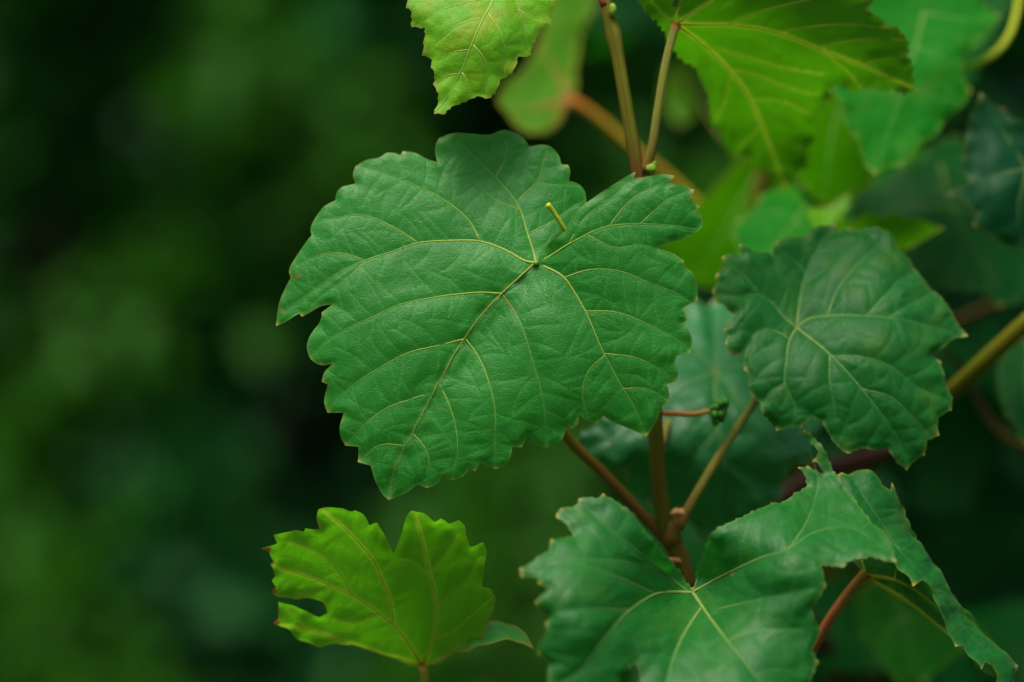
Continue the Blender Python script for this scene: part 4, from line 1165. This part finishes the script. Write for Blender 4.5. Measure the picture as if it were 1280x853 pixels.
# ------------------------------------------------------------------ rear vine: traced leaves in soft focus
stalk_world('trunk', rear, [(.15, 1.14, -.05), (.16, 1.13, .4), (.14, 1.12, .75), (.15, 1.08, .97)], .018, .007, 'bark', 14, .02, .3)
stalk_world('cane', rear, [(.15, 1.08, .96), (.145, 1.04, 1.06), wp(1010, 600, 1.0), wp(965, 450, .97), wp(935, 330, .945), wp(960, 200, .93), wp(985, 60, .92), wp(1000, -120, .92)], .0055, .003, 'cane', 12, .01)
stalk_world('cane', rear, [(.15, 1.08, .96), (.155, 1.04, 1.06), wp(1080, 600, .96), wp(1130, 535, .88), wp(1188, 492, .84), wp(1235, 447, .825), wp(1290, 396, .815), wp(1360, 330, .81), wp(1420, 200, .81)], .0048, .0026, 'cane_olive', 12, .008)
stalk_world('cane', rear, [(.15, 1.08, .97), (.16, 1.05, 1.1), wp(1100, 500, 1.0), wp(1180, 412, .97), wp(1240, 384, .96), wp(1300, 360, .95), wp(1400, 300, .95)], .0030, .0022, 'dim_red', 12, .01)
stalk('shoot_strap', rear, [(1178, 440, .92), (1205, 462, .915), (1225, 505, .91), (1250, 540, .905), (1285, 562, .90), (1330, 570, .90)], .0016, .0014, 'dim_red', 10, .006)
stalk_world('cane', rear, [(.15, 1.08, .97), (.14, 1.0, 1.10), wp(985, 620, .91), wp(1030, 590, .90), wp(1080, 574, .89), wp(1125, 556, .89), wp(1160, 480, .92)], .0042, .0036, 'maroon', 12, .01)

def simple(parent, z, out, ctrl, veins, mat, h=5.0, side='top', seed=1, label=None, wave=.0016, vm='vein_dim', amp=.0006):
    return leaf_from_outline(parent, [(z(out), ctl(z, ctrl), False)], [(z(v), w0, .7, g) for (v, w0, g) in veins], mat, h=h, amp=amp, vein_r=.6, side=side, label=label, tert_every=30, seed=seed, wave=wave, vein_mat=vm, lam=10)

l13 = simple(rear, a1, [(600, 120), (565, 220), (500, 300), (440, 345), (425, 400), (465, 465), (540, 525), (600, 535), (665, 495), (700, 430), (725, 380), (740, 250), (765, 120), (805, 50), (810, -60), (720, -120), (640, -70), (615, 40)],
             [(708, 395, .945), (450, 400, .930), (600, 530, .925), (640, -60, .985), (800, -20, .99), (570, 230, .950), (740, 200, .970)],
             [([(708, 395), (600, 430), (470, 448)], 17, 'red a'), ([(708, 395), (660, 290), (600, 205), (610, 100)], 16, 'red b'), ([(708, 395), (660, 470), (620, 520)], 12, 'red c'), ([(708, 395), (730, 240), (770, 60)], 6, 'd')], 'thin', side='under', seed=31, label='soft yellow-green leaf with orange veins behind the hanging leaf', vm='vein_under')
stalk('petiole', l13, [(940, 340, .945), (890, 275, .955), (850, 235, .955), (790, 185, .95), (740, 142, .947), (712, 124, .945)], .0024, .0019, 'petiole_orange', 12, .006)

l7 = simple(rear, a2, [(660, 290), (690, 330), (700, 390), (745, 450), (760, 500), (780, 540), (800, 562), (850, 532), (885, 535), (925, 510), (945, 460), (1000, 432), (1035, 380), (1090, 335), (1112, 290), (1080, 240), (1092, 190), (1150, 125), (1205, 50), (1150, 0), (1100, -80), (950, -130), (800, -80), (740, 0), (700, 120), (660, 220)],
            [(900, 120, .862), (800, 560, .832), (660, 290, .845), (1110, 290, .850), (1205, 50, .868), (950, -130, .88), (740, 0, .868), (900, 350, .845), (1000, 200, .850)],
            [([(960, 40), (920, 200), (860, 380), (805, 540)], 5, 'a'), ([(930, 150), (1010, 180), (1080, 215)], 3, 'a'), ([(900, 280), (980, 300), (1080, 330)], 3, 'a'), ([(895, 290), (800, 290), (700, 300)], 3, 'a'), ([(960, 40), (1060, 60), (1180, 60)], 4, 'b')], 'fresh', seed=32, label='bright green leaf in soft focus beneath the back-lit one')
l8 = simple(rear, a2, [(1090, 470), (1105, 380), (1140, 298), (1180, 335), (1215, 345), (1240, 385), (1290, 395), (1350, 420), (1420, 500), (1430, 640), (1380, 760), (1300, 805), (1220, 782), (1160, 742), (1115, 722), (1130, 680), (1080, 642), (1036, 624), (1060, 604), (1112, 590), (1080, 520)],
            [(1280, 560, .826), (1140, 298, .830), (1036, 624, .828), (1420, 500, .838), (1300, 805, .826), (1090, 470, .830), (1200, 600, .822)],
            [([(1290, 540), (1200, 560), (1060, 620)], 4, 'a'), ([(1290, 540), (1230, 450), (1150, 320)], 4, 'b'), ([(1290, 540), (1260, 680), (1280, 800)], 4, 'c')], 'slate', seed=33, label='blue-green leaf with a pointed side tooth above the right-hand cane')
l9 = simple(rear, a2, [(725, 690), (745, 610), (800, 590), (860, 555), (940, 520), (1000, 450), (1080, 430), (1150, 480), (1200, 470), (1280, 560), (1400, 700), (1380, 900), (1320, 950), (1200, 985), (1130, 940), (1050, 935), (900, 860), (760, 790)],
            [(1050, 640, .905), (725, 690, .91), (1080, 430, .935), (1400, 700, .92), (1200, 985, .885), (900, 860, .89), (860, 555, .915)],
            [([(1010, 520), (1050, 660), (1120, 800), (1200, 970)], 4, 'a'), ([(1050, 660), (900, 660), (750, 700)], 3, 'b'), ([(1050, 660), (1200, 700), (1380, 800)], 3, 'b')], 'dark', seed=34, label='very dark broad leaf in the shade behind the bluish leaf')
l10 = simple(rear, a2, [(640, 735), (690, 705), (720, 712), (780, 693), (820, 700), (860, 688), (900, 700), (940, 700), (985, 715), (1025, 728), (990, 755), (955, 765), (920, 792), (860, 795), (760, 800), (680, 780)],
             [(640, 735, .855), (1025, 728, .846), (860, 688, .858), (860, 795, .842), (780, 740, .850)], [([(650, 745), (800, 742), (1015, 730)], 3, 'a')], 'olive', h=4, seed=35, label='narrow yellow-green leaf tip above the bluish leaf', wave=.0012)
l10b = simple(rear, a2, [(570, 700), (610, 670), (650, 668), (690, 635), (726, 612), (722, 650), (700, 690), (670, 740), (620, 790), (560, 800), (540, 750)],
              [(570, 700, .875), (726, 612, .865), (670, 740, .862), (560, 800, .87), (640, 700, .865)], [([(570, 780), (650, 700), (722, 618)], 3, 'a')], 'young', h=4, seed=36, label='small upright yellow leaf tip beside the narrow one', wave=.0012)
l11 = simple(rear, a2, [(130, 860), (120, 780), (180, 720), (200, 660), (250, 640), (290, 600), (330, 560), (370, 510), (440, 500), (520, 540), (560, 620), (560, 720), (500, 800), (430, 880), (300, 920), (200, 910)],
             [(330, 720, .925), (130, 860, .93), (370, 510, .95), (560, 620, .945), (430, 880, .915), (250, 640, .935)], [([(420, 560), (330, 720), (240, 880)], 4, 'a'), ([(360, 670), (460, 720), (540, 740)], 3, 'a')], 'olive', seed=37, label='blurred olive green leaf past the broad leaf')
l11b = simple(rear, a2, [(345, 760), (360, 700), (420, 660), (430, 630), (500, 600), (560, 590), (640, 640), (700, 680), (720, 740), (680, 830), (600, 900), (480, 900), (400, 850)],
              [(520, 740, .865), (345, 760, .87), (560, 590, .885), (720, 740, .87), (600, 900, .852), (420, 660, .875)], [([(600, 640), (520, 740), (430, 850)], 4, 'a'), ([(550, 700), (600, 780), (610, 880)], 3, 'a'), ([(560, 690), (470, 680), (390, 720)], 3, 'a')], 'fresh', seed=38, label='wrinkled mid-green leaf tucked behind the bluish leaf')
l6 = simple(rear, a2, [(540, 480), (560, 400), (620, 330), (680, 300), (740, 360), (780, 430), (790, 520), (800, 570), (760, 620), (700, 650), (640, 650), (580, 610)],
            [(660, 470, .885), (540, 480, .89), (680, 300, .905), (800, 570, .875), (640, 650, .87)], [([(690, 320), (660, 470), (640, 640)], 4, 'a')], 'olive', seed=39, label='olive leaf hanging between the back-lit and the bright green leaf')
l20 = simple(rear, a2, [(520, 620), (560, 520), (640, 470), (720, 420), (820, 400), (900, 440), (960, 470), (1000, 540), (980, 620), (920, 690), (840, 740), (740, 760), (640, 740), (560, 700)],
             [(760, 580, .985), (520, 620, .99), (820, 400, 1.02), (1000, 540, 1.0), (740, 760, .965)], [([(830, 420), (760, 580), (700, 750)], 4, 'a')], 'fresh', seed=43, label='blurred mid-green leaf filling the gap above the bluish leaf')
l16 = simple(lower, b8, [(350, 250), (420, 190), (600, 200), (800, 300), (960, 420), (1060, 560), (1040, 640), (960, 620), (880, 650), (820, 700), (770, 730), (720, 800), (640, 780), (560, 790), (490, 730), (430, 640), (340, 520), (320, 400)],
             [(600, 450, .905), (350, 250, .92), (1060, 560, .915), (640, 780, .89), (320, 450, .905), (800, 300, .925)], [([(520, 250), (600, 450), (640, 770)], 4, 'a'), ([(580, 400), (740, 480), (900, 620)], 3, 'a'), ([(590, 420), (480, 520), (430, 620)], 3, 'a')], 'dark', side='under', seed=40, label='dim green leaf hanging behind the folded one', vm='vein_dim')
def a5(p): return Z(1100, 350, 3.16, p)
l18 = simple(rear, a5, [(468, 330), (480, 300), (500, 268), (540, 250), (569, 228), (640, 240), (700, 330), (710, 450), (660, 560), (575, 655), (545, 625), (520, 560), (492, 530), (470, 430)],
             [(590, 420, .865), (468, 330, .875), (569, 228, .885), (710, 450, .87), (575, 655, .855)], [([(590, 250), (580, 420), (570, 640)], 4, 'a')], 'dark', seed=41, label='dark leaf under the yellow cane at the outer side')
l19 = simple(rear, a2, [(150, 215), (185, 190), (225, 205), (245, 260), (235, 330), (215, 380), (180, 400), (150, 370), (120, 330), (125, 265)],
             [(185, 190, 1.10), (185, 400, 1.06), (120, 300, 1.08), (245, 290, 1.08), (185, 300, 1.075)], [([(185, 200), (185, 300), (182, 390)], 3, 'a')], 'young', seed=42, label='small pale young leaf far behind the upright stalk')
stalk_world('petiole', l19, [wp(962, 210, .93), wp(905, 170, 1.0), wp(870, 110, 1.07), wp(853, 80, 1.10)], .0011, .0008, 'petiole', 8, .01)
tnd = stalk('tendril', rear, [(1160, 75, .875), (1178, 76, .872), (1205, 84, .870), (1232, 74, .868), (1255, 55, .868), (1270, 20, .870), (1275, -20, .872)], .0015, .0011, 'tendril', 10, .004, label='curved green tendril beside the bright green leaf')

# ---- generic leaves that fill the shaded inside of the rear vine, and a roof added to shade it
def generic_leaf(name, mat, seed, parent):
    r = random.Random(seed)
    N = 150
    out = []
    for i in range(N):
        t = -math.pi + 2 * math.pi * i / N          # 0 points to the tip
        rr = .62 + .16 * math.cos(t) + .14 * math.cos(5 * t * .86) * math.exp(-(t / 2.6) ** 4)
        if abs(t) > 2.75:
            rr *= 1 - (abs(t) - 2.75) / .392 * .88
        rr *= 1 + .055 * ((i * 26 / N) % 1.0) + .03 * math.sin(i * 1.7 + seed)
        out.append((math.sin(t) * rr, -math.cos(t) * rr))
    out = np.array(out) * .066
    h = .0075
    gx = np.arange(-.07, .07, h)
    G = np.array([(x + (h / 2 if j % 2 else 0), y) for j, y in enumerate(np.arange(-.07, .07, h * .87)) for x in gx])
    G = G[inside(G, out)]
    G = G[seg_dist(G, out, np.roll(out, -1, axis=0)) > h * .4]
    res = delaunay_2d_cdt([Vector(p) for p in out] + [Vector(p) for p in G], [], [list(range(N))], 1, 1e-6)
    uv = np.array([tuple(p) for p in res[0]])
    rays = [np.array([(0, 0), (math.sin(a) * l, -math.cos(a) * l)]) for a, l in ((0, .05), (.86, .045), (-.86, .045), (1.75, .036), (-1.75, .036))]
    A_, B_ = seg_arrays(rays)
    d1 = seg_dist(uv, A_, B_)
    rr = np.linalg.norm(uv, axis=1)
    z = .003 * (1 - np.exp(-d1 / .007)) - 3.2 * rr ** 2 + .004 * np.array([noise.noise(Vector((p[0] * 40, p[1] * 40, seed))) for p in uv])
    me_v = np.stack([uv[:, 0], uv[:, 1], z], 1)
    F = [t[::1] for t in res[2]]
    at = {'vein': np.exp(-(d1 / .0009) ** 2), 'tert': np.zeros(len(uv)), 'edge': np.zeros(len(uv)), 'tip': np.zeros(len(uv)), 'stain': np.zeros(len(uv)),
          'flat': np.stack([uv[:, 0] * 1000, uv[:, 1] * 1000, np.full(len(uv), seed * 9.0)], 1)}
    me = mesh_obj(name, me_v, F, M[mat], None, True, at)
    return me

protos = [generic_leaf('leaf', m, s, None) for m, s in (('dark', 51), ('dark', 52), ('glossy', 53), ('bluish', 54), ('under', 55))]
rl = random.Random(77)
placed = []
n_fill = 0
while n_fill < 120:
    y = rl.uniform(1.0, 1.5)
    u = rl.uniform(840, 1500)
    v = rl.uniform(-250, 1000)
    if u < 960 and v < 330:            # gap through which the far shrubs show
        continue
    if u < 900 + 0 * v and v < 500:
        continue
    p = PX(u, v, y)
    if any((p - q).length < .045 for q in placed):
        continue
    placed.append(p)
    src = protos[rl.choices(range(5), (5, 5, 2, 2, .6))[0]]
    o = src if src.parent is None else src.copy()
    if o is not src:
        col.objects.link(o)
    o.parent = rear
    o.location = p - rear.location
    sc = rl.uniform(.75, 1.2)
    o.scale = (sc, sc, sc)
    o.rotation_euler = (R(rl.uniform(25, 85)), R(rl.uniform(-25, 25)), R(rl.uniform(-55, 55)))
    n_fill += 1
n_roof = 0  # leaves above the view, added to darken the rear vine below
while n_roof < 70:
    p = Vector((rl.uniform(.02, .50), rl.uniform(.93, 1.5), rl.uniform(1.43, 1.68)))
    if any((p - q).length < .05 for q in placed):
        continue
    placed.append(p)
    o = protos[rl.choices(range(5), (4, 4, 3, 2, 0))[0]].copy()
    col.objects.link(o)
    o.parent = rear
    o.location = p - rear.location
    sc = rl.uniform(.85, 1.3)
    o.scale = (sc, sc, sc)
    o.rotation_euler = (R(rl.uniform(-10, 45)), R(rl.uniform(-25, 25)), R(rl.uniform(-60, 60)))
    n_roof += 1
